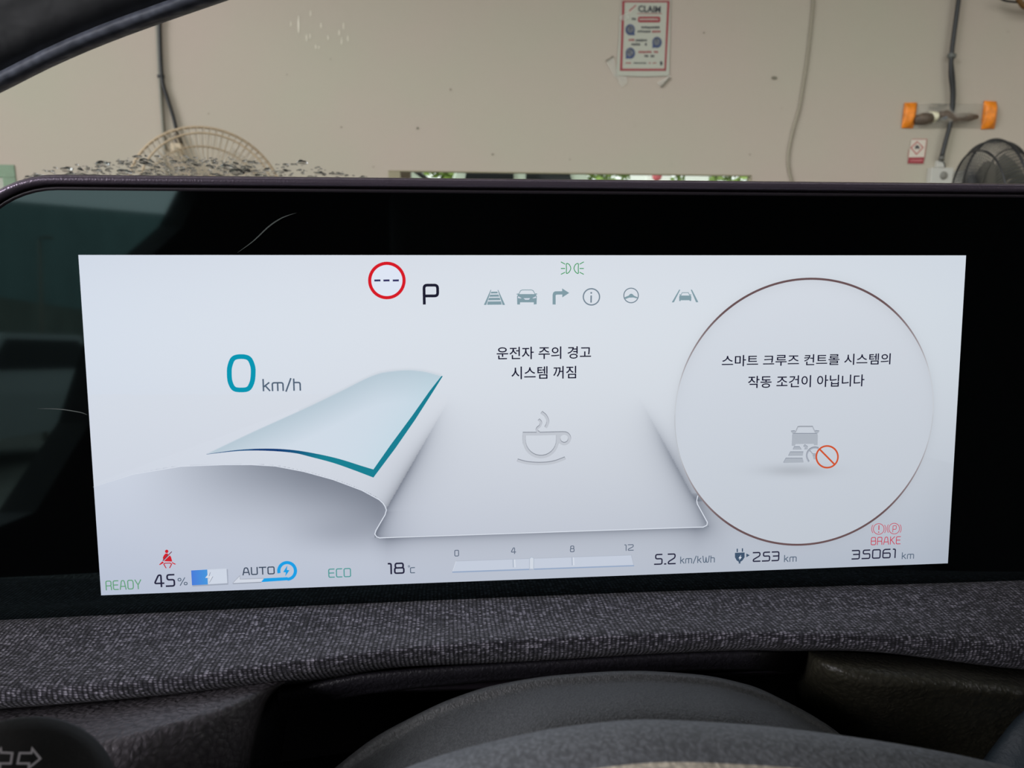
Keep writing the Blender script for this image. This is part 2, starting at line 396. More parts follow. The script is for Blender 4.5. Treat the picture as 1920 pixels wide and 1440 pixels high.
# ---- crisp signs on the screen
class Ink:
    def __init__(s, name, h=.0002): s.n = name; s.V = []; s.F = []; s.C = []; s.h = h
    def raw(s, pts, faces, col, cols=None):
        o = len(s.V); s.V += [(p[0], p[1], s.h) for p in pts]; s.F += [tuple(i+o for i in f) for f in faces]
        s.C += [srgb(*c) for c in cols] if cols else [srgb(*col)]*len(pts); return s
    def fill_d(s, loops, col):
        vl = [[Vector((x, y, 0)) for x, y in lp] for lp in loops]; flat = [p for lp in loops for p in lp]
        return s.raw(flat, tessellate_polygon(vl), col)
    def fill(s, loops, col): return s.fill_d([[disp(*p) for p in lp] for lp in loops], col)
    def stroke_d(s, pts, w, col, closed=False, cols=None):
        pts = [Vector(p) for p in pts]; n = len(pts); V = []
        ws = w if isinstance(w, (list, tuple)) else [w]*n
        for i, p in enumerate(pts):
            a = pts[i-1] if (closed or i > 0) else None; b = pts[(i+1) % n] if (closed or i < n-1) else None
            d1 = (p-a).normalized() if a is not None else None; d2 = (b-p).normalized() if b is not None else None
            if d1 is None: d1 = d2
            if d2 is None: d2 = d1
            nn = Vector((-(d1.y+d2.y), d1.x+d2.x))
            if nn.length < 1e-6: nn = Vector((-d1.y, d1.x))
            nn.normalize(); c = max(.45, nn.dot(Vector((-d1.y, d1.x))))
            V += [tuple(p+nn*ws[i]/2/c), tuple(p-nn*ws[i]/2/c)]
        Fc = [(2*i, 2*i+1, 2*((i+1) % n)+1, 2*((i+1) % n)) for i in range(n if closed else n-1)]
        cc = [c for c in cols for _ in (0, 1)] if cols else None
        return s.raw(V, Fc, col, cc)
    def stroke(s, pts, w, col, closed=False, cols=None):
        P = [disp(*p) for p in pts]; k = .000176
        return s.stroke_d(P, [x*k for x in w] if isinstance(w, (list, tuple)) else w*k, col, closed, cols)
    def disc(s, c, r, col, ry=None, n=40):
        return s.fill([[(c[0]+r*math.cos(2*math.pi*k/n), c[1]+(ry or r)*math.sin(2*math.pi*k/n)) for k in range(n)]], col)
    def ring(s, c, r, w, col, a0=0, a1=360, n=48, ry=None):
        full = a1-a0 >= 360; m = n if full else n+1
        P_ = [(c[0]+r*math.cos(math.radians(a0+(a1-a0)*k/n)), c[1]-(ry or r)*math.sin(math.radians(a0+(a1-a0)*k/n))) for k in range(m)]
        return s.stroke(P_, w, col, full)
    def text(s, t, bl, tr, w, col):
        x0, y0 = disp(*bl); x1, y1 = disp(*tr); H = y1-y0; adv = 0; items = []
        for ch in t:
            if ch == ' ': adv += .35; continue
            gw, strokes = GLYPH[ch]; items.append((adv, strokes)); adv += gw+GAP
        adv -= GAP; sx = (x1-x0-w*.000176)/adv; sy = H-w*.000176; o = w*.000088
        for a, strokes in items:
            for st_ in strokes:
                closed = st_[0] == 'c'; pts = st_[1:] if closed else st_
                P_ = [(x0+o+(a+p[0])*sx, y0+o+p[1]*sy) for p in pts]
                P_ = [Vector(p) for p in P_]
                if not closed:
                    d0 = (P_[0]-P_[1]).normalized()*w*.000088; d1 = (P_[-1]-P_[-2]).normalized()*w*.000088; P_[0] = P_[0]+d0; P_[-1] = P_[-1]+d1
                P_ = roundc([tuple(p) for p in P_], .15*H, closed); s.stroke_d(P_, w*.000176, col, closed)
        return s
    def build(s, label=None, parent=None):
        me = bpy.data.meshes.new(s.n); me.from_pydata(s.V, [], s.F); me.update()
        a = me.color_attributes.new('ink', 'FLOAT_COLOR', 'POINT')
        a.data.foreach_set('color', np.array([(*c, 1) for c in s.C], dtype=np.float32).ravel()); me.materials.append(M_INK)
        o = bpy.data.objects.new(s.n, me); COL.objects.link(o); o.parent = parent or screen
        if label: o['label'] = label
        return o
def roundc(P, r, closed):
    P = [Vector(p) for p in P]; n = len(P); out = []
    for i, p in enumerate(P):
        if not closed and i in (0, n-1): out.append(p); continue
        a = P[i-1]; b = P[(i+1) % n]; la = (a-p).length; lb = (b-p).length
        k = min(r, la*.48, lb*.48); pa = p+(a-p)/la*k; pb = p+(b-p)/lb*k
        for j in range(5):
            t = j/4; out.append(pa*(1-t)**2+p*2*t*(1-t)+pb*t*t)
    return [tuple(p) for p in out]
def cr(P, n=8, closed=False):
    P = np.array(P, float); out = []; m = len(P)
    for i in range(m if closed else m-1):
        g = (lambda k: P[k % m]) if closed else (lambda k: P[min(max(k, 0), m-1)])
        p0, p1, p2, p3 = g(i-1), g(i), g(i+1), g(i+2)
        for j in range(n):
            t = j/n; out.append(tuple(.5*(2*p1+(p2-p0)*t+(2*p0-5*p1+4*p2-p3)*t*t+(3*p1-p0-3*p2+p3)*t**3)))
    if not closed: out.append(tuple(P[-1]))
    return out
GAP = .22
GLYPH = {
 'A': (.62, [[(0,0),(.17,1),(.45,1),(.62,0)], [(.07,.33),(.55,.33)]]), 'U': (.56, [[(0,1),(0,0),(.56,0),(.56,1)]]),
 'T': (.62, [[(0,1),(.62,1)], [(.31,1),(.31,0)]]), 'O': (.6, [['c',(0,0),(0,1),(.6,1),(.6,0)]]), '0': (.58, [['c',(0,0),(0,1),(.58,1),(.58,0)]]),
 'R': (.56, [[(0,0),(0,1),(.54,1),(.54,.45),(0,.45)], [(.3,.45),(.54,.45),(.56,0)]]), 'E': (.5, [[(.5,1),(0,1),(0,0),(.5,0)], [(0,.52),(.46,.52)]]),
 'D': (.58, [['c',(0,0),(0,1),(.5,1),(.58,.8),(.58,.2),(.5,0)]]), 'Y': (.6, [[(0,1),(.3,.42),(.6,1)], [(.3,.42),(.3,0)]]),
 '4': (.66, [[(.66,.27),(0,.27),(.32,1),(.5,1),(.5,0)]]), '5': (.58, [[(.55,1),(.07,1),(.07,.56),(.58,.56),(.58,0),(0,0)]]),
 '1': (.17, [[(.02,1),(.17,1),(.17,0)]]), '8': (.56, [['c',(.04,.54),(.04,1),(.52,1),(.52,.54)], ['c',(0,0),(0,.54),(.56,.54),(.56,0)]]),
 '2': (.55, [[(0,1),(.54,1),(.54,.62),(.02,.22),(0,0),(.55,0)]]), '3': (.55, [[(0,1),(.54,1),(.54,0),(0,0)], [(.1,.53),(.54,.53)]]),
 '6': (.56, [[(.52,1),(.1,1),(0,.8),(0,0),(.56,0),(.56,.56),(0,.56)]]), '.': (.06, [[(0,.0),(.08,.0)]]), '%': (.9, [['c',(0,.6),(0,.95),(.3,.95),(.3,.6)], [(.2,0),(.68,1)], ['c',(.6,.05),(.6,.38),(.9,.38),(.9,.05)]]),
 'k': (.44, [[(0,0),(0,1)], [(.4,.7),(.03,.34)], [(.14,.44),(.44,0)]]), 'm': (.78, [[(0,0),(0,.7),(.78,.7),(.78,0)], [(.39,.7),(.39,0)]]),
 '/': (.36, [[(0,-.08),(.36,1.05)]]), 'h': (.46, [[(0,0),(0,1)], [(0,.7),(.46,.7),(.46,0)]]), 'W': (.84, [[(0,1),(.12,0),(.36,0),(.42,.85),(.48,0),(.72,0),(.84,1)]]),
 'C': (.5, [[(.5,1),(0,1),(0,0),(.5,0)]]), 'P': (.54, [[(0,0),(0,1),(.54,1),(.54,.4),(0,.4)]]), 'B': (.56, [['c',(0,0),(0,1),(.52,1),(.52,.52),(.56,.46),(.56,0)], [(0,.5),(.5,.5)]]),
 'K': (.52, [[(0,0),(0,1)], [(.5,1),(.03,.5)], [(.12,.58),(.52,0)]]),
}
NAVY = (38, 38, 62); SLATE = (84, 100, 120)
Ink('speed_reading').stroke(cr([(452.5,668.5),(467,672),(474,686),(475,700),(473,716),(466,728.5),(452.5,731),(439,728.5),(432,716),(430.3,700),(431.5,686),(438,672)], 6, True), 8.6, (10, 150, 178), True).build('teal figure 0')
Ink('speed_unit').text('km/h', (493, 733.5), (564, 709.5), 2.8, SLATE).build('grey km/h')
Ink('gear_letter').text('P', (793, 571), (823, 532), 5.2, (30, 30, 48)).build('black letter P')
i_ = Ink('limit_sign').disc((725.5, 526), 31, (222, 230, 244)); i_.h = .00026; i_.ring((725.5, 526), 32.2, 5.8, (214, 28, 40))
for a in (702, 719, 736.5): i_.stroke([(a, 526), (a+11.5, 525.8)], 3.4, (46, 44, 92))
i_.build('red ring speed limit sign with three dashes')
def Z(ox, oy, s): return lambda P: [(ox+x/s, oy+y/s) for x, y in P]
# green side lamp sign
G = (46, 150, 84); i_ = Ink('side_lamp_sign')
i_.stroke(cr([(1062,494.5),(1067,496),(1070,503),(1067,510),(1062,512.5),(1062,503)], 4, True), 1.5, G, True)
i_.stroke(cr([(1084,494.5),(1079,496),(1076,503),(1079,510),(1084,512.5),(1084,503)], 4, True), 1.5, G, True)
for sgn, x in ((-1, 1073), (1, 1073)):
    for y0, y1 in ((495.5, 491), (503.5, 503.5), (510.5, 514.5)):
        i_.stroke([(x+sgn*13.5, y0), (x+sgn*21.5, y1)], 1.5, G)
i_.build('green side lamp sign')
T = (130, 156, 166); TS = (118, 134, 148)
z = Z(890, 520, 7.385)
i_ = Ink('lane_grid_icon')
for P_ in ([(127,382),(160,382),(229,176),(222,170)], [(386,382),(420,382),(325,172),(318,178)], [(228,200),(312,198),(320,222),(220,224)],
           [(212,240),(328,238),(341,268),(203,270)], [(198,284),(348,282),(356,316),(186,318)], [(182,334),(364,332),(374,378),(172,380)]): i_.fill([z(P_)], T)
i_.build()
i_ = Ink('car_front_icon')
i_.stroke(z([(608,235),(636,184),(660,175),(785,175),(808,184),(838,235)]), 1.3, T)
i_.fill([z([(604,232),(842,232),(860,262),(856,372),(818,376),(818,346),(628,346),(626,376),(588,376),(586,262)])], T)
for P_ in ([(578,228),(604,224),(606,236),(584,240)], [(866,226),(842,222),(840,236),(862,238)]): i_.fill([z(P_)], T)
i_.h = .00023
for P_ in ([(600,262),(646,286),(642,292),(598,288)], [(848,262),(800,286),(804,292),(850,286)], [(676,290),(766,288),(752,310),(700,312)]): i_.fill([z(P_)], (208, 215, 227))
i_.build()
Ink('turn_arrow_icon').fill([z([(1078,376),(1078,240),(1086,212),(1110,194),(1210,192),(1210,154),(1308,216),(1212,278),(1212,238),(1130,240),(1120,250),(1120,376)])], T).build()
i_ = Ink('info_icon').ring((1108.7, 556.6), 15.2, 2.4, TS).disc((1108.4, 549.2), 1.7, TS)
i_.stroke([(1108.3, 554), (1108, 567.5)], 2.8, TS).build()
i_ = Ink('steering_icon').ring((1183, 554), 13.6, 1.9, TS); z = Z(1140, 520, 10.105)
i_.fill([z([(308,380),(390,345),(415,316),(440,310),(462,318),(490,348),(560,378),(545,400),(480,382),(440,384),(395,386),(330,412)])], T).build()
i_ = Ink('lane_keep_icon')
for P_ in ([(1205,474),(1245,474),(1366,236),(1346,232)], [(1664,472),(1708,470),(1588,234),(1564,236)],
           [(1352,345),(1566,345),(1576,372),(1572,448),(1546,448),(1540,434),(1372,434),(1372,450),(1346,450),(1344,372)],
           [(1340,328),(1372,322),(1384,336),(1352,340)], [(1582,328),(1550,322),(1536,336),(1570,340)]): i_.fill([z(P_)], T)
i_.stroke(z([(1374,345),(1400,292),(1518,290),(1546,345)]), 1.2, T).build()
# teal edge of the sheet
z = Z(340, 640, 3.692)
UP = cr(z([(175,780),(400,750),(600,742),(780,752),(950,780),(1100,815),(1250,862),(1330,886)]), 6)
LO = cr(z([(175,782),(400,758),(600,757),(780,772),(900,800),(1050,840),(1180,885),(1330,942)]), 6)
def tealc(x):
    t = min(1, max(0, (x-520)/90)); a_ = (22, 60, 116); b_ = (26, 128, 146)
    if x < 470: a_ = (40, 88, 134)
    return tuple(a_[k]*(1-t)+b_[k]*t for k in range(3))
i_ = Ink('teal_sheet_edge', .00021); P_ = [disp(*p) for a in zip(UP, LO) for p in a]
i_.raw(P_, [(2*k, 2*k+1, 2*k+3, 2*k+2) for k in range(len(UP)-1)], None, [tealc(p[0]) for p in UP for _ in (0, 1)])
i_.fill([z([(1330,886),(1450,715),(1600,512),(1720,342),(1800,240),(1810,240),(1740,352),(1620,540),(1480,742),(1330,942)])], (26, 126, 146))
i_.build('teal edge')
# pale rims of the folded sheet
RIM = (214, 220, 231)
path = CURL+[(718,943),(722,949),(724.6,956),(722,965),(704.8,994.5),(703,1001),(706,1006),(712,1008.2)]+[(x, 1008-.0335*(x-715)) for x in range(740, 1310, 50)]+[(1318,988),(1325,984.5),(1326,979),(1307,944.5),(1306,938),(1308,929)]
i_ = Ink('sheet_rim', .0002); i_.stroke(path[:4], [.4, 1.4, 1.7, 1.8], RIM); i_.stroke(path[3:], 1.9, RIM); i_.build()
# dial ring
i_ = Ink('dial_ring', .0002); N_ = 180; P_ = []; W_ = []; C_ = []
for k in range(N_):
    a = 2*math.pi*k/N_; P_.append((ring_c[0]+RR*math.cos(a), ring_c[1]+RR*math.sin(a)))
    v = abs(math.sin(a-.05)); t = min(1, max(0, (v-.25)/.55)); W_.append((1.5+2.6*t)*.000176)
    e = (196, 200, 206) if k % 180 < 90 else (186, 190, 196)
    C_.append(tuple(e[j]*(1-t)+(104, 82, 84)[j]*t for j in range(3)))
i_.stroke_d(P_, W_, None, True, C_).build('thin brown ring')
# cup
z = Z(860, 620, 5.053)
def embossed(i, P, w, closed=False, sm=True, lo=(192, 197, 206), hi=(134, 139, 150)):
    Q = cr(P, 8, closed) if sm else P
    h0 = i.h; i.stroke([(x, y-.75) for x, y in Q], w+.7, hi, closed); i.h = h0+.00003; i.stroke([(x, y+.3) for x, y in Q], w, lo, closed); i.h = h0
i_ = Ink('coffee_cup_icon')
bowl = [(620,978),(619,1010)]+[(778-159*math.cos(t), 1035+160*math.sin(t)) for t in np.linspace(0, math.pi, 16)]+[(937,1010),(937,978)]
embossed(i_, z(bowl), 5.4, sm=False)
embossed(i_, z([(606,977),(760,977),(990,971)]), 5.6, sm=False)
embossed(i_, z([(1005+50*math.cos(t)-6, 1021+50*math.sin(t)) for t in np.linspace(0, 2*math.pi, 28)[:-1]]), 5.2, closed=True)
embossed(i_, z([(556,1228),(650,1252),(780,1260),(900,1246),(1008,1208)]), 5.0)
embossed(i_, z([(757,842),(778,868),(772,900),(745,925),(742,950),(762,966)]), 3.8)
embossed(i_, z([(783,775),(820,805),(842,850),(840,885),(824,918)]), 4.8)
i_.build('embossed grey coffee cup')
# cruise icon
z = Z(1440, 780, 10.667); i_ = Ink('cruise_icon'); LO_ = (172, 179, 189); HI_ = (118, 126, 142)
def emb_fill(P, c=LO_):
    h0 = i_.h; i_.fill([[(x, y-.6) for x, y in z(P)]], HI_); i_.h = h0+.00003; i_.fill([[(x, y+.25) for x, y in z(P)]], c); i_.h = h0
emb_fill([(490,345),(975,345),(990,400),(985,578),(915,580),(905,552),(545,556),(535,592),(470,592),(478,400)])
for P_ in ([(450,300),(530,290),(545,330),(480,345)], [(1022,296),(940,288),(930,330),(990,345)], [(515,612),(625,610),(665,668),(490,668)],
           [(440,714),(702,714),(688,790),(400,794)], [(350,840),(685,840),(705,925),(300,934)], [(732,570),(792,610),(785,665),(720,665),(745,640),(700,605)]): emb_fill(P_)
embossed(i_, z([(545,335),(595,222),(640,216),(880,216),(935,335)]), 1.6, sm=False, lo=(188, 194, 203))
embossed(i_, z([(830,700),(885,768),(950,768)]), 1.6, sm=False)
embossed(i_, z([(935+165*math.cos(t), 800-168*math.sin(t)) for t in np.linspace(math.radians(65), math.radians(222), 18)]), 2.6, lo=(165, 172, 184))
emb_fill([(885,785),(945,785),(945,862),(905,860)])
i_.build('embossed grey car and gauge')
i_ = Ink('prohibition_sign', .0003); i_.ring((1550, 856.2), 20.3, 3.4, (206, 84, 48)).stroke([(1536, 842), (1564, 870.5)], 3.4, (206, 84, 48)).build('orange prohibition ring')
# lower row
i_ = Ink('seat_belt_sign'); z = Z(280, 1020, 6.4); RD = (206, 36, 48)
i_.disc((280+211/6.4, 1020+86/6.4), 3.2, RD)
for P_ in ([(196,112),(226,112),(228,126),(170,190),(165,160),(178,132)], [(248,134),(262,150),(278,208),(176,204)],
           [(160,205),(178,222),(130,250),(120,244)], [(276,214),(322,238),(312,246),(272,226)],
           [(268,86),(276,92),(168,204),(160,196)]): i_.fill([z(P_)], RD if P_[0][0] != 268 else (120, 60, 80))
i_.stroke(z([(205,288),(176,240),(190,228),(252,226),(270,240),(245,286)]), 1.8, (190, 44, 58)).build('red seat belt sign')
Ink('ready_text').text('READY', (199, 1106.5), (265, 1086), 1.9, (98, 158, 120)).build('green READY')
Ink('charge_reading').text('45', (289, 1101), (328, 1075.5), 3.1, NAVY).build('dark 45')
Ink('percent_sign').text('%', (334, 1098), (351.5, 1082), 1.6, SLATE).build()
i_ = Ink('battery_gauge'); z = Z(280, 1020, 6.4)
i_.fill([z([(515,320),(945,300),(950,485),(520,508)])], (160, 168, 184)); i_.h = .00022
i_.fill([z([(505,312),(930,290),(940,468),(515,492)])], (198, 206, 220)); i_.h = .00024
i_.fill([z([(509,316),(926,294),(936,464),(519,488)])], (205, 213, 227)); i_.h = .00026
i_.raw([disp(*p) for p in z([(505,314),(698,303),(706,482),(515,492)])], [(0, 3, 2, 1)], None, [(74, 124, 216), (72, 150, 220), (72, 150, 220), (74, 124, 216)]); i_.h = .0003
i_.fill([z([(740,330),(722,385),(770,386),(722,466),(730,408),(680,404)])], (120, 130, 150)); i_.h = .00032
i_.fill([z([(734,330),(716,383),(764,384),(722,458),(726,404),(674,402)])], (214, 220, 230)); i_.build('battery gauge filled blue to under half')
i_ = Ink('charging_track')
i_.fill([z([(1005,470),(1345,452),(1345,460),(1003,478)])], (140, 146, 160))
i_.fill([z([(1005,466),(1090,376),(1092,420),(1372,410),(1340,450)])], (208, 214, 226))
i_.stroke(z([(1003,467),(1088,378),(1092,421),(1380,409)]), .9, (150, 156, 168))
i_.build(); i_ = Ink('charging_loop', .00022); BL = (30, 158, 228)
i_.fill([z([(1345,454),(1380,409),(1660,395),(1670,432)])], BL)
cL = (280+1655/6.4, 1020+320/6.4)
i_.ring(cL, 15.6, 6.0, BL, -88, 196, 40)
i_.fill([z([(1658,254),(1608,334),(1640,338),(1632,386),(1684,312),(1652,308)])], BL).build('blue loop arrow with bolt')
Ink('auto_text').text('AUTO', (455, 1078.5), (515, 1061.5), 2.2, (58, 72, 92)).build('dark AUTO')
Ink('eco_text').text('ECO', (616, 1083), (658, 1064.5), 1.9, (70, 150, 146)).build('teal ECO')
Ink('temperature_reading').text('18', (727, 1076.5), (758.5, 1054), 3.2, NAVY).build('dark 18')
i_ = Ink('celsius_sign').ring((766.8, 1061.5), 1.5, 1, SLATE).text('C', (769, 1074.5), (778, 1063), 1.7, SLATE); i_.build()
z = Z(600, 980, 3.0968)
i_ = Ink('efficiency_scale')
i_.fill([z([(768,282),(1822,245),(1824,252),(768,290)])], (150, 168, 196)); i_.h = .00022
i_.fill([z([(790,222),(1806,187),(1820,244),(770,282)])], (196, 204, 219)); i_.h = .00024
i_.stroke(z([(790,222),(1806,187),(1820,244)]), .8, (172, 180, 194)); i_.stroke(z([(790,222),(770,282)]), .8, (214, 220, 230))
for a, c in ((1120, (170, 180, 196)), (1130, (218, 224, 234)), (1462, (170, 180, 196)), (1471, (218, 224, 234))):
    i_.stroke(z([(a, 212-(a-1120)*.034), (a+2, 258-(a-1120)*.034)]), 1.7, c)
i_.h = .00026; i_.fill([z([(1214,206),(1228,196),(1243,204),(1242,272),(1214,272)])], (176, 186, 202)); i_.h = .00028
i_.fill([z([(1218,208),(1228,200),(1239,206),(1238,266),(1218,266)])], (208, 215, 226)); i_.build('pale scale bar with a slider')
for t_, bl_, tr_ in (('0', (852, 1043), (860.5, 1030.5)), ('4', (957.5, 1038.5), (967.5, 1026)), ('8', (1068.5, 1035), (1077, 1022.5)), ('12', (1170, 1032.5), (1188, 1020))):
    Ink('scale_number').text(t_, bl_, tr_, 1.6, (92, 104, 124)).build('grey '+t_)
Ink('consumption_reading').text('5.2', (1226, 1059), (1267, 1037), 2.7, NAVY).build('dark 5.2')
Ink('consumption_unit').text('km/kWh', (1275, 1056.5), (1340, 1041), 1.7, SLATE).build('grey km/kWh')
z = Z(1200, 960, 3.0968); i_ = Ink('plug_icon'); PL = (64, 84, 108)
i_.fill([z([(550,236),(606,234),(606,262),(594,280),(582,288),(582,298),(572,298),(572,288),(560,280),(550,262)])], PL)
i_.fill([z([(560,212),(567,212),(567,232),(560,232)])], PL).fill([z([(590,210),(597,210),(597,230),(590,230)])], PL)
i_.fill([z([(616,240),(636,250),(616,262)])], PL); i_.h = .00023
i_.fill([z([(586,246),(570,268),(578,268),(574,280),(590,260),(581,260)])], (214, 222, 234)); i_.build('dark plug with bolt and arrow')
Ink('range_reading').text('253', (1410.5, 1053.5), (1461.5, 1033), 2.7, NAVY).build('dark 253')
Ink('range_unit').text('km', (1469.5, 1053.5), (1493.5, 1039.5), 1.8, SLATE).build('grey km')
Ink('odometer_reading').text('35061', (1596, 1049), (1679.5, 1028), 2.7, NAVY).build('dark 35061')
Ink('odometer_unit').text('km', (1690, 1048), (1713.5, 1034.5), 1.7, SLATE).build('grey km')
BR = (196, 62, 84)
i_ = Ink('brake_warning_sign')
for c_ in ((1647, 991.5), (1676, 990.8)):
    i_.ring(c_, 10, 1.3, BR).ring(c_, 13.2, 1.2, BR, 145, 215, 12).ring(c_, 13.2, 1.2, BR, -35, 35, 12)
i_.stroke([(1647.5, 984.5), (1647.2, 993.5)], 2, BR).disc((1647, 997.5), 1.2, BR)
i_.text('P', (1672.6, 997.5), (1680.6, 984.5), 1.3, BR).text('BRAKE', (1632, 1022), (1688.5, 1005), 1.6, BR).build('red BRAKE warning with two ringed symbols')
# Korean messages
def korean(name, text, bl, tr, col, label):
    cu = bpy.data.curves.new('t', 'FONT'); cu.body = text; cu.resolution_u = 3; cu.offset = 0.0
    o = bpy.data.objects.new('t', cu); COL.objects.link(o); bpy.context.view_layer.update()
    me = bpy.data.meshes.new_from_object(o.evaluated_get(bpy.context.evaluated_depsgraph_get())); bpy.data.objects.remove(o)
    co = np.empty(len(me.vertices)*3, dtype=np.float32); me.vertices.foreach_get('co', co); co = co.reshape(-1, 3)
    mn = co.min(0); mx = co.max(0); x0, y0 = disp(*bl); x1, y1 = disp(*tr)
    co[:, 0] = x0+(co[:, 0]-mn[0])/(mx[0]-mn[0])*(x1-x0); co[:, 1] = y0+(co[:, 1]-mn[1])/(mx[1]-mn[1])*(y1-y0); co[:, 2] = .0002
    pf = [tuple(p.vertices) for p in me.polygons]; nv_ = len(co); V = []; Fc = []
    for k, (dx, dy) in enumerate(((-.00004, 0), (.00004, 0), (0, .00004), (0, -.00004))):
        V += [(float(c[0])+dx, float(c[1])+dy, float(c[2])+k*.000004) for c in co]; Fc += [tuple(i+k*nv_ for i in f) for f in pf]
    me = bpy.data.meshes.new(name); me.from_pydata(V, [], Fc); me.materials.clear(); me.materials.append(M_INK)
    a = me.color_attributes.new('ink', 'FLOAT_COLOR', 'POINT'); a.data.foreach_set('color', np.tile(np.array([*srgb(*col), 1], np.float32), len(me.vertices)))
    me.update(); ob = bpy.data.objects.new(name, me); COL.objects.link(ob); ob.parent = screen; ob['label'] = label
INKC = (22, 22, 46)
korean('attention_message', '운전자 주의 경고', (931.5, 674), (1108, 649), INKC, 'first line of the middle message')
korean('attention_message', '시스템 꺼짐', (959, 711), (1080, 686), INKC, 'second line of the middle message')
korean('cruise_message', '스마트 크루즈 컨트롤 시스템의', (1353, 687), (1669.5, 662.5), INKC, 'first line of the message in the dial')
korean('cruise_message', '작동 조건이 아닙니다', (1402, 727.5), (1620.5, 702), INKC, 'second line of the message in the dial')
# scratches on the glass
sc_ = plain('scratch_grey', srgb(96, 104, 100), rough=.5)
def scratch(P, w, name='scratch'):
    Q = [Vector((*disp(*p), 0)) for p in cr(P, 6)]; V = []
    for i, p in enumerate(Q):
        d = (Q[min(i+1, len(Q)-1)]-Q[max(i-1, 0)]).normalized(); nn = Vector((-d.y, d.x, 0))*w*.000176/2*math.sin(math.pi*(i+.3)/(len(Q)))
        V += [p+nn, p-nn]
    V = [Vector((v.x, v.y, .00005)) for v in V]
    mesh_obj(name, V, [(2*i, 2*i+1, 2*i+3, 2*i+2) for i in range(len(Q)-1)], sc_, disp_root)
scratch([(445,474),(475,452),(505,424),(530,408),(556,399)], 2.2)
scratch([(70,766),(110,767),(150,773),(164,778)], 1.6)

# ================================================================== THE CAR: dashboard
M_FAB = fabric('heather_grey_fabric')
M_LEA = leather('grained_plastic', srgb(92, 88, 92), scale=620, strength=.8, rough=.42)
M_LEA2 = leather('grained_dark_plastic', srgb(54, 52, 42), scale=620, strength=.7, rough=.45)
M_SOFT = leather('fine_grained_shroud', srgb(79, 80, 81), scale=1300, strength=.5, rough=.55)
M_RIM = leather('wheel_leather', srgb(128, 131, 136), scale=900, strength=.35, rough=.55)
M_CREAM = leather('cream_leather', srgb(236, 226, 206), scale=900, strength=.3, rough=.55)
M_BLACK = plain('matte_black_plastic', srgb(8, 8, 8), rough=.8, spec=.3, bump=.2, bscale=900)
M_STRIP = leather('black_trim_strip', srgb(34, 32, 38), scale=900, strength=.4, rough=.5)
M_CONS = plain('blue_grey_plastic', srgb(52, 62, 70), rough=.55, bump=.2, bscale=900)
dash = thing('dashboard', 'charcoal dashboard with a woven fabric band and grained plastic panels below the display', 'dashboard', (0, 0, .70))
DI = Matrix.Translation((0, 0, -.70))
loft('fabric_band', [
    [(-1300,1171,.012),(-420,1150,.012),(0,1140,.012),(600,1112,.012),(1200,1088,.012),(1920,1066,.012),(2500,1040,.012)],
    [(-1300,1228,-.008),(-420,1188,-.008),(0,1169,-.008),(600,1141,-.008),(1200,1116,-.008),(1920,1094,-.008),(2500,1070,-.008)],
    [(-1300,1265,-.028),(-420,1240,-.028),(0,1228,-.026),(600,1188,-.024),(1200,1152,-.022),(1920,1140,-.022),(2500,1130,-.022)],
    [(-1300,1350,-.046),(-420,1305,-.046),(0,1284,-.044),(300,1262,-.043),(560,1232,-.041),(900,1198,-.038),(1400,1180,-.036),(1920,1196,-.036),(2500,1220,-.036)],
    [(-1300,1377,-.050),(-420,1330,-.050),(0,1308,-.047),(300,1283,-.046),(560,1250,-.043),(900,1214,-.040),(1400,1196,-.038),(1920,1222,-.038),(2500,1250,-.038)],
    [(-1300,1397,-.046),(-420,1350,-.046),(0,1328,-.044),(300,1303,-.043),(560,1268,-.040),(760,1244,-.038),(960,1236,-.037),(1400,1214,-.036),(1560,1216,-.036),(1920,1254,-.036),(2500,1290,-.036)],
    [(-1300,1407,-.026),(-420,1352,-.026),(0,1326,-.026),(300,1302,-.026),(560,1284,-.028),(760,1250,-.028),(960,1243,-.028),(1400,1222,-.028),(1560,1220,-.026),(1920,1250,-.026),(2500,1280,-.026)],
], M_FAB, dash, nx=520, nv=14, inv=DI)['label'] = 'heathered charcoal woven fabric band'
# matte strip under the fabric above the recess
loft('trim_strip', [
    [(520,1290,-.026),(700,1262,-.026),(960,1240,-.026),(1400,1220,-.026),(1530,1218,-.010)],
    [(520,1298,-.034),(700,1262,-.034),(960,1244,-.034),(1400,1222,-.034),(1530,1220,-.010)],
    [(520,1330,-.034),(700,1290,-.034),(960,1266,-.034),(1400,1248,-.034),(1530,1258,-.010)],
    [(520,1340,-.028),(700,1300,-.028),(960,1274,-.028),(1400,1256,-.028),(1530,1266,-.010)],
    [(520,1300,.01),(700,1270,.01),(960,1250,.01),(1400,1240,.01),(1530,1250,.01)],
], M_STRIP, dash, nx=80, nv=6, inv=DI)
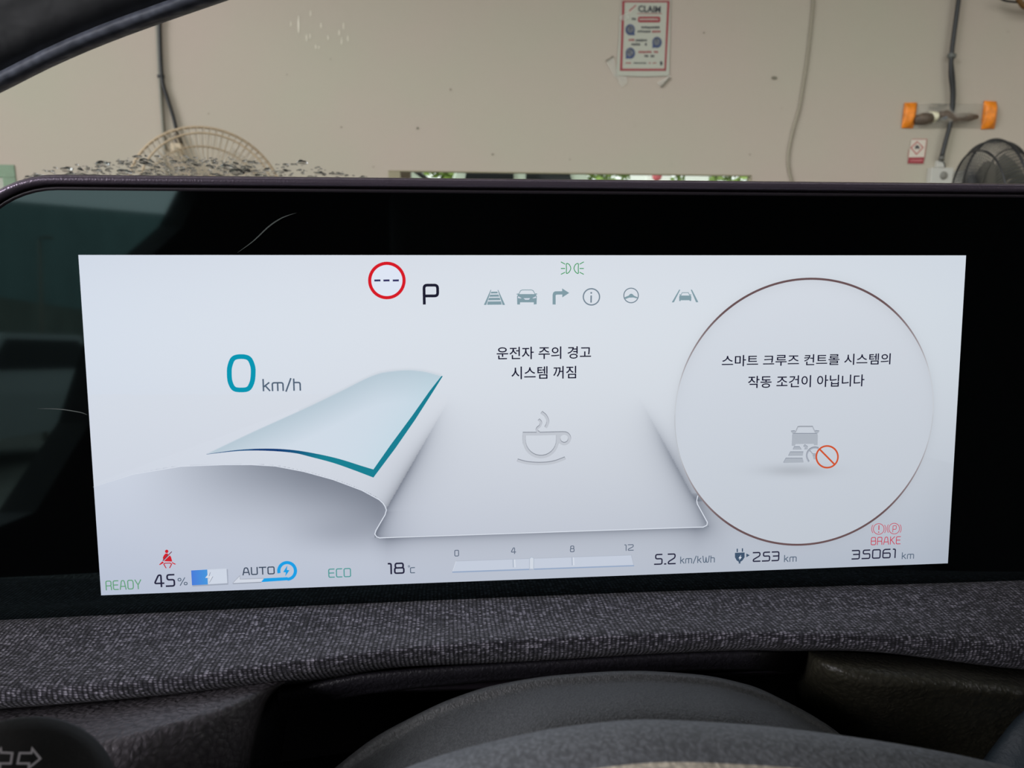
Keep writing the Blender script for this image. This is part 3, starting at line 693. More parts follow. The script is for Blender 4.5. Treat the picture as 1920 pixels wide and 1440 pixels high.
# left knee panel: a lit shelf that rolls over into a steep face, its right end turning into the recess
def panel(name, rows, mat, nv=10, nu=10, label=None):
    L = []
    for row in rows:
        P = [np.array(tuple(at_y(*p))) for p in row]; out = []
        m = len(P)
        for i in range(m-1):
            p0, p1, p2, p3 = P[max(i-1, 0)], P[i], P[i+1], P[min(i+2, m-1)]
            for j in range(nu):
                t = j/nu; out.append(.5*(2*p1+(p2-p0)*t+(2*p0-5*p1+4*p2-p3)*t*t+(3*p1-p0-3*p2+p3)*t**3))
        out.append(P[-1]); L.append(out)
    L = np.array(L); K = len(L); R = []
    for k in range(K-1):
        p0, p1, p2, p3 = L[max(k-1, 0)], L[k], L[k+1], L[min(k+2, K-1)]
        for j in range(nv):
            t = j/nv; R.append(.5*(2*p1+(p2-p0)*t+(2*p0-5*p1+4*p2-p3)*t*t+(3*p1-p0-3*p2+p3)*t**3))
    R.append(L[-1]); R = np.array(R); nr, nc = R.shape[:2]
    V = [DI @ Vector(p) for p in R.reshape(-1, 3)]
    Fc = [(r*nc+c, r*nc+c+1, (r+1)*nc+c+1, (r+1)*nc+c) for r in range(nr-1) for c in range(nc-1)]
    o = mesh_obj(name, V, Fc, mat, dash, True)
    if label: o['label'] = label
    return o
panel('knee_panel', [
    [(-1300,1410,-.030),(-420,1350,-.030),(-200,1338,-.030),(0,1324,-.030),(250,1302,-.030),(430,1279,-.030),(552,1260,-.030),(558,1262,-.020),(560,1262,.03)],
    [(-1300,1440,-.050),(-420,1380,-.050),(-200,1366,-.050),(0,1350,-.050),(200,1330,-.048),(360,1308,-.046),(520,1282,-.040),(538,1280,-.024),(556,1290,.03)],
    [(-1300,1510,-.068),(-420,1450,-.068),(-200,1430,-.068),(0,1402,-.068),(170,1376,-.064),(330,1340,-.058),(488,1302,-.048),(512,1304,-.028),(545,1320,.03)],
    [(-1300,1560,-.076),(-420,1500,-.076),(-200,1480,-.076),(0,1455,-.076),(160,1425,-.072),(300,1385,-.066),(468,1345,-.052),(492,1350,-.030),(535,1370,.03)],
    [(-1300,1700,-.080),(-420,1640,-.080),(-200,1640,-.080),(0,1600,-.080),(150,1560,-.076),(290,1520,-.070),(452,1470,-.056),(476,1470,-.034),(525,1480,.03)],
    [(-1300,2060,-.086),(-420,2000,-.086),(-200,2000,-.086),(0,1960,-.086),(150,1900,-.080),(290,1850,-.074),(445,1800,-.058),(468,1800,-.036),(520,1800,.03)],
], M_LEA, label='grained dark grey panel left of the steering column')
panel('centre_panel', [
    [(1512,1222,.03),(1516,1222,-.014),(1524,1221,-.024),(1600,1224,-.026),(1760,1236,-.026),(1920,1250,-.026),(2200,1275,-.026),(2500,1300,-.026)],
    [(1505,1240,.03),(1512,1240,-.014),(1530,1236,-.034),(1620,1246,-.040),(1760,1258,-.042),(1920,1276,-.042),(2200,1300,-.042),(2500,1330,-.042)],
    [(1495,1270,.03),(1504,1270,-.014),(1535,1262,-.036),(1640,1278,-.046),(1770,1286,-.048),(1920,1304,-.048),(2200,1330,-.048),(2500,1360,-.048)],
    [(1490,1300,.03),(1500,1300,-.012),(1545,1300,-.034),(1650,1318,-.044),(1780,1330,-.046),(1920,1350,-.046),(2200,1380,-.046),(2500,1420,-.046)],
    [(1520,1460,.03),(1535,1460,-.010),(1580,1450,-.026),(1680,1470,-.034),(1800,1490,-.036),(1920,1510,-.036),(2200,1540,-.036),(2500,1580,-.036)],
    [(1560,1800,.03),(1580,1800,-.006),(1620,1800,-.020),(1700,1800,-.026),(1800,1800,-.028),(1920,1800,-.028),(2200,1800,-.028),(2500,1800,-.028)],
], M_LEA2, label='olive black grained panel right of the steering column')
panel('console_side', [
    [(1838,1440,-.040),(1880,1392,-.040),(1925,1342,-.040),(2050,1225,-.040)],
    [(1840,1442,-.050),(1882,1394,-.050),(1927,1344,-.050),(2060,1228,-.050)],
    [(1860,1600,-.060),(1990,1540,-.062),(2090,1460,-.062),(2300,1340,-.062)],
    [(1900,2000,-.064),(2100,1900,-.068),(2300,1800,-.070),(2500,1700,-.070)],
], M_CONS, label='blue grey side of the centre console')
# recess behind the steering column, its shade put into a near-black colour, and dash top beyond the display
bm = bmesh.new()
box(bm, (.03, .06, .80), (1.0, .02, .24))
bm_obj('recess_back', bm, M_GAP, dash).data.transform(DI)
V = []; Fc = []
prof = [(.014, .905), (.018, .99), (.05, 1.0), (.12, 1.0), (.25, .995), (.42, .985), (.62, .965), (.64, .90), (.06, .80)]
for x in np.linspace(-.66, .74, 29):
    for y, z_ in prof: V.append(DI @ Vector((x, y, z_-.03*((x-.04)/.7)**4)))
m_ = len(prof)
for i in range(28):
    for k in range(m_-1): Fc.append((i*m_+k, i*m_+k+1, (i+1)*m_+k+1, (i+1)*m_+k))
mesh_obj('dash_top', V, Fc, M_STRIP, dash, True)

# steering column shroud
shroud = thing('steering_column_shroud', 'dark grey domed shroud over the steering column behind the wheel rim', 'column cover', (.02, -.08, .70))
SI = Matrix.Translation((-.02, .08, -.70))
loft('cover', [
    [(600,1470,.03),(760,1400,.03),(900,1335,.03),(1060,1296,.03),(1220,1284,.03),(1380,1300,.03),(1500,1345,.03),(1640,1430,.03)],
    [(604,1458,-.045),(700,1385,-.045),(760,1352,-.045),(850,1310,-.045),(930,1285,-.045),(1050,1266,-.045),(1190,1258,-.045),(1300,1264,-.045),(1400,1283,-.045),(1480,1318,-.045),(1550,1358,-.045),(1640,1430,-.045)],
    [(606,1480,-.058),(720,1405,-.058),(860,1332,-.058),(1050,1288,-.058),(1200,1280,-.058),(1320,1288,-.058),(1430,1315,-.058),(1540,1370,-.058),(1642,1440,-.058)],
    [(620,1520,-.072),(750,1440,-.072),(880,1375,-.072),(1050,1325,-.074),(1200,1312,-.074),(1340,1320,-.074),(1460,1350,-.072),(1560,1400,-.070),(1650,1470,-.070)],
    [(650,1580,-.082),(780,1500,-.082),(900,1430,-.083),(1050,1382,-.084),(1200,1368,-.084),(1340,1372,-.084),(1480,1400,-.082),(1580,1450,-.080),(1660,1520,-.080)],
    [(680,1680,-.088),(800,1600,-.088),(920,1530,-.088),(1060,1480,-.088),(1200,1460,-.088),(1350,1470,-.088),(1480,1500,-.088),(1580,1560,-.086),(1660,1620,-.086)],
    [(700,2000,-.090),(800,1950,-.090),(920,1900,-.090),(1060,1880,-.090),(1200,1870,-.090),(1350,1880,-.090),(1480,1900,-.090),(1580,1920,-.088),(1660,1960,-.088)],
], M_SOFT, shroud, nx=120, nv=10, inv=SI)

# steering wheel: two-tone rim, hub and spokes
wheel = thing('steering_wheel', 'two-tone steering wheel with grey leather rim and cream inner face at the bottom edge', 'steering wheel', (.03, -.16, .62))
WI = Matrix.Translation((-.03, .16, -.62))
ctl = [(480,1830),(700,1670),(810,1608),(960,1562),(1100,1534),(1230,1522),(1400,1528),(1600,1548),(1800,1578),(1920,1604),(2100,1660),(2300,1760)]
q_ = np.linspace(480, 2300, 90); yy = herm([c[0] for c in ctl], [c[1] for c in ctl], q_)
C3 = [at_y(q_[i], yy[i], -.125) for i in range(90)]
# close the rim below as a circle continuing the seen arc
A3, B3 = C3[0], C3[-1]; mid = (A3+B3)/2; w_ = (B3-A3).length/2
low = [mid+Vector((w_*1.02*math.cos(t), -.055*math.sin(t), -w_*1.75*math.sin(t))) for t in np.linspace(0, math.pi, 60)[1:-1]]
loop = C3+low; NL = len(loop); RT = .0150
def rim_part(name, a0, a1, mat, na=18, label=None):
    V = []; Fc = []
    for i, p in enumerate(loop):
        t = (loop[(i+1) % NL]-loop[i-1]).normalized(); ax = Vector((0, -.94, .34))   # towards the driver, tilted
        s = t.cross(ax).normalized()                              # outwards from the rim centre
        if s.dot(p-(mid+Vector((0, 0, -.08)))) < 0: s = -s
        ax2 = s.cross(t).normalized()
        if ax2.y > 0: ax2 = -ax2
        for k in range(na+1):
            a = math.radians(a0+(a1-a0)*k/na); V.append(WI @ (p+s*math.cos(a)*RT+ax2*math.sin(a)*RT*1.15))
    for i in range(NL):
        j = (i+1) % NL
        for k in range(na): Fc.append((i*(na+1)+k, i*(na+1)+k+1, j*(na+1)+k+1, j*(na+1)+k))
    o = mesh_obj(name, V, Fc, mat, wheel, True)
    if label: o['label'] = label
rim_part('rim', -150, 38, M_RIM, label='grey leather outer rim')
rim_part('rim_inlay', 38, 210, M_CREAM, label='cream leather inner face')
hub_c = mid+Vector((0, .03, -.10))
mb = MB().add(lathe_data([(.0, .03), (.05, .028), (.075, .018), (.082, 0), (.07, -.03), (.05, -.05)], 40))
R_ = Matrix.Translation(hub_c) @ Matrix.Rotation(math.radians(70), 4, 'X')
mb.V = [R_ @ v for v in mb.V]; mb.build('hub', M_RIM, wheel, inv=WI)
for sgn in (-1, 1):
    e = hub_c+Vector((sgn*w_*.98, -.01, .02)); MB().add(tube_data([hub_c+Vector((sgn*.06, 0, 0)), (hub_c+e)/2, e], [.022, .016, .012], 12)).build('spoke', M_RIM, wheel, inv=WI)

# turn signal stalk with its printed arrows
sc3 = at_y(16, 1545, -.115)
stalk = thing('signal_stalk', 'black round-ended control stalk with outlined white arrows in the lower left corner', 'stalk', sc3)
nrm = (CAM-sc3).normalized(); xa = Vector((0, 0, 1)).cross(nrm).normalized(); ya = nrm.cross(xa)
RS = Matrix((xa, ya, nrm)).transposed().to_4x4()
sr_ = .0182
mb = MB().add(lathe_data([(.004, .0022), (sr_*.55, .0018), (sr_*.85, .0004), (sr_*.97, -.0015), (sr_, -.004), (sr_*.97, -.012), (sr_*.7, -.03), (sr_*.4, -.04)], 64))
mb.V = [RS @ v for v in mb.V]; mb.build('end_cap', plain('stalk_black', srgb(12, 12, 10), rough=.7, bump=.1, bscale=1200), stalk)
MB().add(tube_data([(nrm*-.035), (nrm*-.05+xa*.02+ya*-.01), (xa*.11+ya*-.035-nrm*.07)], [.008, .009, .011], 16)).build('lever', M_BLACK, stalk)
M_MARK = plain('printed_white', srgb(176, 172, 174), rough=.6)
def on_cap(px, py):
    p = on_plane(px, py, sc3+nrm*.0026, nrm)-sc3; return p
def outline(name, P, w=2.9):
    Q = [on_cap(*p) for p in P]; n = len(Q); V = []; Fc = []
    k = w*.17/1380/2
    for i in range(n):
        d1 = (Q[i]-Q[i-1]).normalized(); d2 = (Q[(i+1) % n]-Q[i]).normalized(); s = (nrm.cross(d1)+nrm.cross(d2)).normalized(); c = max(.4, s.dot(nrm.cross(d1)))
        V += [Q[i]+s*k/c, Q[i]-s*k/c]
    for i in range(n): j = (i+1) % n; Fc.append((2*i, 2*i+1, 2*j+1, 2*j))
    mesh_obj(name, V, Fc, M_MARK, stalk)
outline('arrow_mark', [(37,1412),(59,1412),(60.5,1404),(75.5,1422.5),(54,1440),(54.5,1431.5),(33,1431.5)])
outline('arrow_mark', [(23,1412),(2,1411),(1,1404),(-15,1421),(0,1440),(0,1431.5),(20,1431.5)])

# ================================================================== THE CAR: windscreen, pillar, cabin shell
G0 = at_y(960, 336, .52); SL = math.radians(30)
GN = Vector((0, -math.sin(SL), -math.cos(SL)))*-1         # outward normal
def onglass(px, py, off=0): return on_plane(px, py, G0+GN*off, GN)
dn = Vector((0, math.cos(SL), -math.sin(SL)))
def wpt(x, s, off=0): return Vector((x, G0.y, G0.z))+dn*s+GN*off
wind = thing('windscreen', 'clear sloping windscreen with rain drops along its lower left part', 'windscreen', wpt(0, .12))
II = Matrix.Translation(-wpt(0, .12))
V = []
for off in (0, .004):
    for s in np.linspace(-.62, .12, 9):
        for x in np.linspace(-.72, .80, 17): V.append(II @ wpt(x, s, off-.05*((x-.04)/.76)**2*1))
nx_, ny_ = 17, 9; Fc = []
for l_ in (0, 1):
    for r in range(ny_-1):
        for c in range(nx_-1):
            a = l_*nx_*ny_+r*nx_+c; f = (a, a+1, a+nx_+1, a+nx_); Fc.append(f if l_ else f[::-1])
# keep the seen middle flat: curvature only starts away from the centre
for i, v in enumerate(V):
    w0 = II.inverted() @ v; x = w0.x; v -= GN*(-.05*((x-.04)/.76)**2); k = max(0, abs(x-.04)-.5); v -= GN*(k*k*1.2)
mesh_obj('glass', V, Fc, pane('windscreen_glass'), wind, True)
def water():
    m, n, l = new_mat('rain_water'); p = n['Principled BSDF']
    p.inputs['Transmission Weight'].default_value = 1; p.inputs['IOR'].default_value = 1.33; p.inputs['Roughness'].default_value = 0
    return m
M_WATER = water()
def dome(cx, cy, ra, rb, hh, rot, n=9, rings=3, base=None):
    """flattened drop on the outer face of the glass; cx, cy in the pane's own metres"""
    ux = Vector((1, 0, 0)); uy = dn
    c0 = base; V = []; Fc = []
    jit = [1+rng.uniform(-.22, .22) for _ in range(n)]
    for i in range(rings):
        a = i/rings*math.pi/2
        for k in range(n):
            t = 2*math.pi*k/n; x = math.cos(t)*ra*math.cos(a)*jit[k]; y = math.sin(t)*rb*math.cos(a)*jit[k]
            X = x*math.cos(rot)-y*math.sin(rot); Y = x*math.sin(rot)+y*math.cos(rot)
            V.append(c0+ux*X+uy*Y+GN*hh*math.sin(a))
    V.append(c0+GN*hh)
    for i in range(rings-1):
        for k in range(n): k2 = (k+1) % n; Fc.append((i*n+k, i*n+k2, (i+1)*n+k2, (i+1)*n+k))
    for k in range(n): Fc.append(((rings-1)*n+k, (rings-1)*n+(k+1) % n, rings*n))
    Fc.append(tuple(range(n-1, -1, -1)))
    return V, Fc
topx = [15, 60, 95, 180, 270, 400, 500, 600, 650, 705]; topy = [334, 322, 316, 303, 290, 292, 303, 312, 322, 336]
mb = MB(); nd = 0
while nd < 1900:
    px = rng.uniform(15, 700); py = rng.uniform(284, 395); ty = np.interp(px, topx, topy)
    if py < ty: continue
    if rng.random() > .35+.65*min(1, (py-ty)/14): continue
    if px < 150 and rng.random() < .5: continue
    r = rng.choice([.0008, .0011, .0015, .0021], p=[.36, .34, .2, .1])*rng.uniform(.8, 1.2)
    mb.add(dome(0, 0, r*rng.uniform(1, 1.9), r, r*.19, rng.uniform(-.4, .4), base=onglass(px, py, .0042))); nd += 1
o = mb.build('rain_drops', M_WATER); tag(o, 'fine rain drops scattered over the lower left of the windscreen', 'water drops', kind='stuff')
bigs = [(193,307.5,9,'dark wide rain drop left of the fan, highest of the big ones'),(233,322.5,9,'dark rain drop above the display bezel, left of the fan guard'),
        (126,318,8,'brown rain drop near the left end of the wet patch'),(73,332,8,'flat rain drop just above the rounded bezel corner'),
        (425,313,9,'large dark rain drop in front of the cream fan'),(444,322.5,10,'long black rain drop right of and below the fan drop'),
        (566,304.5,7,'small dark rain drop right of the cream fan'),(162,330,6,'rain drop touching the bezel left of the conduit')]
for px, py, r_, lb in bigs:
    r = r_*.00056
    V, Fc = dome(0, 0, r*1.25, r*.85, r*.36, rng.uniform(-.3, .3), 16, 5, onglass(px, py, .0043))
    c0 = onglass(px, py, .0043); o = mesh_obj('rain_drop', [v-c0 for v in V], Fc, M_WATER, None, True); o.location = c0
    tag(o, lb, 'water drop', 'large rain drops on the windscreen')

# pillar trim, upper left
M_PIL = leather('pillar_leather', srgb(140, 146, 162), scale=160, strength=.5, rough=.5, dist=.001)
M_PILIN = plain('pillar_inner_black', srgb(48, 50, 54), rough=.5, bump=1, bscale=60)
pil0 = at_y(150, 60, .16)
pil = thing('pillar_trim', 'dark padded windscreen pillar slanting across the upper left corner', 'pillar', pil0)
PI_ = Matrix.Translation(-pil0)
E1 = [(-1500,700,.30),(-900,540,.26),(-420,356,.22),(-200,268,.21),(0,175,.20),(100,125,.19),(200,82,.18),(300,45,.17),(430,0,.16),(600,-60,.15),(800,-140,.14),(1300,-330,.10)]
def offl(L, d, dy): return [(x-d*.42, y-d, Y+dy) for x, y, Y in L]
loft('edge_roll', [offl(E1, 2, .05), offl(E1, 0, .012), offl(E1, 3, .002), offl(E1, 14, -.006), offl(E1, 30, -.008), offl(E1, 38, -.002)], M_PIL, pil, nx=80, nv=6, inv=PI_)['label'] = 'blue grey rolled edge'
loft('pad', [offl(E1, 30, -.004), offl(E1, 60, -.012), offl(E1, 110, -.016), offl(E1, 180, -.018), offl(E1, 300, -.006), offl(E1, 520, .06)], M_PILIN, pil, nx=90, nv=6, inv=PI_)

# cabin shell: roof, far door, left door with its window, rear wall, floor
M_TRIM = plain('dark_cabin_trim', srgb(64, 62, 62), rough=.85, noise=.2, nscale=20)
TOPZ = wpt(0, -.60).z; TOPY = wpt(0, -.60).y
cab = thing('car_cabin', 'dark car cabin shell around the driver, behind the camera', 'car interior', (0, -.6, .1))
CI = Matrix.Translation((0, .6, -.1))
bm = bmesh.new(); box(bm, (.04, TOPY-1.0, TOPZ+.16), (1.6, 2.1, .04)); box(bm, (.04, TOPY+.02, TOPZ+.09), (1.6, .05, .17)); o = bm_obj('roof_lining', bm, M_TRIM, cab); o.data.transform(CI)
bm = bmesh.new(); box(bm, (.04, -1.97, .84), (1.6, .05, 1.5)); o = bm_obj('rear_trim', bm, M_TRIM, cab); o.data.transform(CI)
bm = bmesh.new(); box(bm, (.04, -.5, .13), (1.6, 2.6, .04)); o = bm_obj('cabin_floor', bm, M_TRIM, cab); o.data.transform(CI)
def side_wall(name, X, hole, outer, mat):
    lp = [[Vector((y, z, 0)) for y, z in outer], [Vector((y, z, 0)) for y, z in hole]]
    flat = [(y, z) for y, z in outer+hole]; tr = tessellate_polygon(lp); n = len(flat); V = []
    for dx in (0, -.05 if X < 0 else .05): V += [CI @ Vector((X+dx, y, z)) for y, z in flat]
    Fc = [tuple(t) for t in tr]+[tuple(i+n for i in t[::-1]) for t in tr]
    for s0, L in ((0, len(outer)), (len(outer), len(hole))):
        for k in range(L): a, b_ = s0+k, s0+(k+1) % L; Fc.append((a, b_, b_+n, a+n))
    mesh_obj(name, V, Fc, mat, cab)
# the driver's window as the glossy panel mirrors it
def mirror_hit(px, py, X):
    p = on_plane(px, py, DC, DZ); r = ray(px, py); r = r-DZ*2*r.dot(DZ); t = (X-p.x)/r.x; q = p+r*t; return (q.y, q.z)
XL = -.60
holeL = [(.10, 1.08), (-.06, 1.33), (-.45, 1.36)]+[mirror_hit(*p, XL) for p in [(130,345),(376,352),(342,425),(262,500),(215,640),(170,790),(66,960),(-60,1010)]]+[(-.5, .90), (.10, .94)]
print('window hole', [(round(a, 2), round(b, 2)) for a, b in holeL], 'roof', TOPZ, TOPY)
outerL = [(-1.95, .1), (.62, .1), (.62, 1.0), (TOPY, TOPZ+.05), (TOPY-.05, TOPZ+.14), (-1.95, TOPZ+.14)]
side_wall('driver_door', XL, holeL, outerL, M_TRIM)
side_wall('passenger_door', .84, [(-.50, 1.05), (.30, 1.05), (.0, 1.33), (-.45, 1.33)], outerL, M_TRIM)
seat = thing('driver_seat', 'black driver seat behind the camera with a headrest', 'seat', (0, -.95, .15))
TI = Matrix.Translation((0, .95, -.15))
for nm_, c_, s_ in (('cushion', (0, -.75, .50), (.5, .5, .16)), ('backrest', (0, -1.1, .88), (.5, .14, .62)), ('headrest', (0, -1.14, 1.28), (.27, .1, .17)), ('seat_base', (0, -.8, .28), (.4, .4, .26))):
    bm = bmesh.new(); box(bm, c_, s_, bevel=.04); o = bm_obj(nm_, bm, M_TRIM, seat, True); o.data.transform(TI)
bon = thing('car_bonnet', 'dark car bonnet beyond the windscreen', 'bonnet', (0, 1.0, .8))
V = []; Fc = []
for i, y in enumerate(np.linspace(.62, 1.6, 9)):
    for j, x in enumerate(np.linspace(-.78, .86, 13)): V.append((x, y-1.0, .935-.12*((x-.04)/.82)**4-.10*((y-.62))**2-.8))
Fc = [(r*13+c, r*13+c+1, (r+1)*13+c+1, (r+1)*13+c) for r in range(8) for c in range(12)]
mesh_obj('bonnet_skin', V, Fc, plain('car_paint', srgb(70, 72, 76), rough=.3, coat=.5), bon, True)

# ================================================================== THE BAY: front wall with its window opening
def wall_mat():
    m, n, l = new_mat('painted_wall'); p = n['Principled BSDF']; p.inputs['Roughness'].default_value = .75
    t = n.new('ShaderNodeTexCoord')
    a = n.new('ShaderNodeTexNoise'); a.inputs['Scale'].default_value = 1.3; a.inputs['Detail'].default_value = 3
    r = n.new('ShaderNodeValToRGB'); r.color_ramp.elements[0].position = .35; r.color_ramp.elements[1].position = .65
    r.color_ramp.elements[0].color = (*[c*WALLK for c in srgb(216, 208, 188)], 1); r.color_ramp.elements[1].color = (*[c*WALLK for c in srgb(222, 204, 190)], 1)
    l.new(t.outputs['Object'], a.inputs['Vector']); l.new(a.outputs['Fac'], r.inputs['Fac'])
    s = n.new('ShaderNodeTexNoise'); s.inputs['Scale'].default_value = 26; s.inputs['Detail'].default_value = 6; s.inputs['Roughness'].default_value = .7
    rs = n.new('ShaderNodeValToRGB'); rs.color_ramp.elements[0].position = .22; rs.color_ramp.elements[0].color = (.62, .6, .56, 1); rs.color_ramp.elements[1].position = .34; rs.color_ramp.elements[1].color = (1, 1, 1, 1)
    l.new(t.outputs['Object'], s.inputs['Vector']); l.new(s.outputs['Fac'], rs.inputs['Fac'])
    g = n.new('ShaderNodeTexNoise'); g.inputs['Scale'].default_value = 160; g.inputs['Detail'].default_value = 2
    rg = n.new('ShaderNodeValToRGB'); rg.color_ramp.elements[0].color = (.95, .95, .95, 1); rg.color_ramp.elements[1].color = (1.03, 1.03, 1.03, 1)
    l.new(t.outputs['Object'], g.inputs['Vector']); l.new(g.outputs['Fac'], rg.inputs['Fac'])
    m1 = n.new('ShaderNodeMixRGB'); m1.blend_type = 'MULTIPLY'; m1.inputs['Fac'].default_value = 1
    m2 = n.new('ShaderNodeMixRGB'); m2.blend_type = 'MULTIPLY'; m2.inputs['Fac'].default_value = 1
    l.new(r.outputs['Color'], m1.inputs['Color1']); l.new(rs.outputs['Color'], m1.inputs['Color2'])
    l.new(m1.outputs['Color'], m2.inputs['Color1']); l.new(rg.outputs['Color'], m2.inputs['Color2']); l.new(m2.outputs['Color'], p.inputs['Base Color'])
    return m
WALLK = .655
M_WALL = wall_mat()
WM = Matrix.Translation(Vector((W0.x, W0.y, 0))) @ Rwall.to_4x4()      # wall frame: x right, y up, z to the room
WMI = WM.inverted()
def wl_(px, py, off=0): return WMI @ wall(px, py, off)                  # wall-local point
def struct(o, kind='structure'): o['kind'] = kind; return o
a_ = wl_(728, 319.5); b_ = wl_(1409, 328); c_ = wl_(27, 309)
hx0, hx1, hz1 = a_.x, b_.x, (a_.y+b_.y)/2; hz0 = hz1-.62
kx1, kz1 = c_.x, c_.y
rects = [[(-4.5, 0), (4.5, 0), (4.5, 3.6), (-4.5, 3.6)], [(hx0, hz0), (hx1, hz0), (hx1, hz1), (hx0, hz1)], [(kx1-1.1, kz1-.7), (kx1, kz1-.7), (kx1, kz1), (kx1-1.1, kz1)]]
tr = tessellate_polygon([[Vector((x, y, 0)) for x, y in r] for r in rects]); flat = [p for r in rects for p in r]; n = len(flat)
V = [Vector((x, y, 0)) for x, y in flat]+[Vector((x, y, -.02)) for x, y in flat]
Fc = [tuple(t) for t in tr]+[tuple(i+n for i in t[::-1]) for t in tr]
for s0 in (0, 4, 8):
    for k in range(4): p_, q2 = s0+k, s0+(k+1) % 4; Fc.append((p_, q2, q2+n, p_+n))
wf = mesh_obj('wall_front', V, Fc, M_WALL); wf.matrix_world = WM; struct(wf)
bm = bmesh.new(); box(bm, (0, -6, -.1), (40, 60, .2)); fl = struct(bm_obj('floor', bm, plain('wet_concrete', srgb(120, 118, 112), rough=.6, noise=.2, nscale=2)))
bm = bmesh.new(); box(bm, (.8, 1.75, 3.3), (7.2, 2.5, .12)); struct(bm_obj('ceiling', bm, plain('bay_roof', srgb(190, 186, 176), rough=.8)))
bm = bmesh.new(); box(bm, (4.3, 1.5, 1.62), (.12, 2.9, 3.24)); struct(bm_obj('wall_right', bm, M_WALL))
# window frames
M_FR = plain('window_frame_tan', srgb(150, 142, 116), rough=.6)
M_FRG = plain('window_frame_green', srgb(120, 142, 118), rough=.6, noise=.15, nscale=15)
def wframe(name, x0, x1, z0, z1, w, mat, panes=2):
    JW = .045
    root = bpy.data.objects.new(name, None); COL.objects.link(root); root.matrix_world = WM @ Matrix.Translation(((x0+x1)/2, z0, 0)); struct(root)
    cx = (x0+x1)/2
    for nm, c, s in (('frame_head', (0, z1-z0-w/2, -.012), (x1-x0, w, .03)), ('frame_sill', (0, w/2, -.012), (x1-x0, w, .04)),
                     ('frame_jamb', (x0-cx+JW/2, (z1-z0)/2, -.012), (JW, z1-z0-2*w, .03)), ('frame_jamb', (x1-cx-w/2, (z1-z0)/2, -.012), (w, z1-z0-2*w, .03))):
        bm = bmesh.new(); box(bm, c, s, bevel=.002); bm_obj(nm, bm, mat, root)
    for k in range(panes):
        xa_ = x0-cx+JW+(x1-x0-w-JW)*k/panes; xb = x0-cx+JW+(x1-x0-w-JW)*(k+1)/panes
        bm = bmesh.new(); box(bm, ((xa_+xb)/2, (z1-z0)/2, -.04), (xb-xa_, z1-z0-2*w, .004)); bm_obj('pane', bm, M_PANE, root)
    return root
M_PANE = pane('window_pane', (.92, .95, .93))
wframe('window_1', hx0, hx1, hz0, hz1, .0045, M_FR, 2)
wframe('window_2', kx1-1.1, kx1, kz1-.7, kz1, .045, M_FRG, 1)
# rubbed paint marks and grey specks on the wall
M_CHIP = plain('bare_paint', srgb(228, 220, 204), rough=.7); M_SPECK = plain('wall_stain', srgb(120, 114, 100), rough=.8)
chips = [(560,30,62,3.2),(575,63,78,2),(581,63,73,2),(602,43,52,2.4),(644,43,55,2.2),(636,56,66,2),(615,66,75,2),(592,84,92,2),(598,85,92,1.8),(652,66,78,1.8),(582,20,30,2),(640,70,84,1.8),(545,40,50,1.6)]
def blob(px, y0, y1, w, mat, name, lean=0):
    V = []; N = 7
    for i in range(N):
        t = i/(N-1); y = y0+(y1-y0)*t; ww = w*math.sin(math.pi*(.12+.76*t))*rng.uniform(.7, 1.2); xx = px+lean*(t-.5)+rng.uniform(-.5, .5)
        V += [wl_(xx-ww/2, y, .0012), wl_(xx+ww/2, y, .0012)]
    o = mesh_obj(name, V, [(2*i, 2*i+1, 2*i+3, 2*i+2) for i in range(N-1)], mat, wf)
for c in chips: blob(*c, M_CHIP, 'paint_chip')
for c in [(391,212,214,3),(538,139,141,3),(640,237,240,4),(783,238,243,5),(845,166,170,4),(924,288,291,5),(1068,298,300,3),(1452,143,150,12),(1148,105,108,5),(300,56,60,3),(1406,288,291,3),(700,312,314,4),(620,110,112,2),(1320,60,63,4)]:
    blob(*c, M_SPECK, 'stain')

# ---- poster
def flat_d(name, P, mat, parent, off, hh=.0006):
    """thin printed shape on the wall; P are wall-frame x, y"""
    inv = parent.matrix_world.inverted() @ WM
    tr = tessellate_polygon([[Vector((x, y, 0)) for x, y in P]]); n = len(P)
    V = [inv @ Vector((x, y, off)) for x, y in P]+[inv @ Vector((x, y, off-hh)) for x, y in P]
    Fc = [tuple(t) for t in tr]+[tuple(i+n for i in t[::-1]) for t in tr]+[(k, (k+1) % n, (k+1) % n+n, k+n) for k in range(n)]
    return mesh_obj(name, V, Fc, mat, parent)
def fpx(name, P, mat, parent, off, hh=.0006): return flat_d(name, [(q.x, q.y) for q in (wl_(*p, off) for p in P)], mat, parent, off, hh)
def wthing(name, label, cat, px, py, off=0, group=None):
    o = thing(name, label, cat, (0, 0, 0), None, group); o.matrix_world = WM @ Matrix.Translation(wl_(px, py, off)); return o
M_PAPER = plain('poster_paper', srgb(174, 174, 160), rough=.4, spec=.5); M_RED = plain('print_red', srgb(146, 36, 48), rough=.5)
M_INKB = plain('print_black', srgb(44, 44, 52), rough=.5); M_BLUE = plain('print_blue', srgb(42, 60, 104), rough=.5, noise=.35, nscale=90)
M_PHOTO = plain('print_photo', srgb(92, 94, 102), rough=.5, noise=.6, nscale=120)
M_TAPE, n_, l_ = new_mat('clear_tape'); n_['Principled BSDF'].inputs['Base Color'].default_value = (.72, .70, .62, 1); n_['Principled BSDF'].inputs['Roughness'].default_value = .25; n_['Principled BSDF'].inputs['Alpha'].default_value = .22
post = wthing('poster', 'white notice headed CLAIM with a thick red border, taped high on the wall', 'poster', 1208, 70)
z = Z(1100, 0, 8.0)
fpx('sheet', z([(535,-60),(1262,-60),(1250,500),(1235,1135),(900,1148),(440,1135),(480,600),(500,200)]), M_PAPER, post, .004, .001)
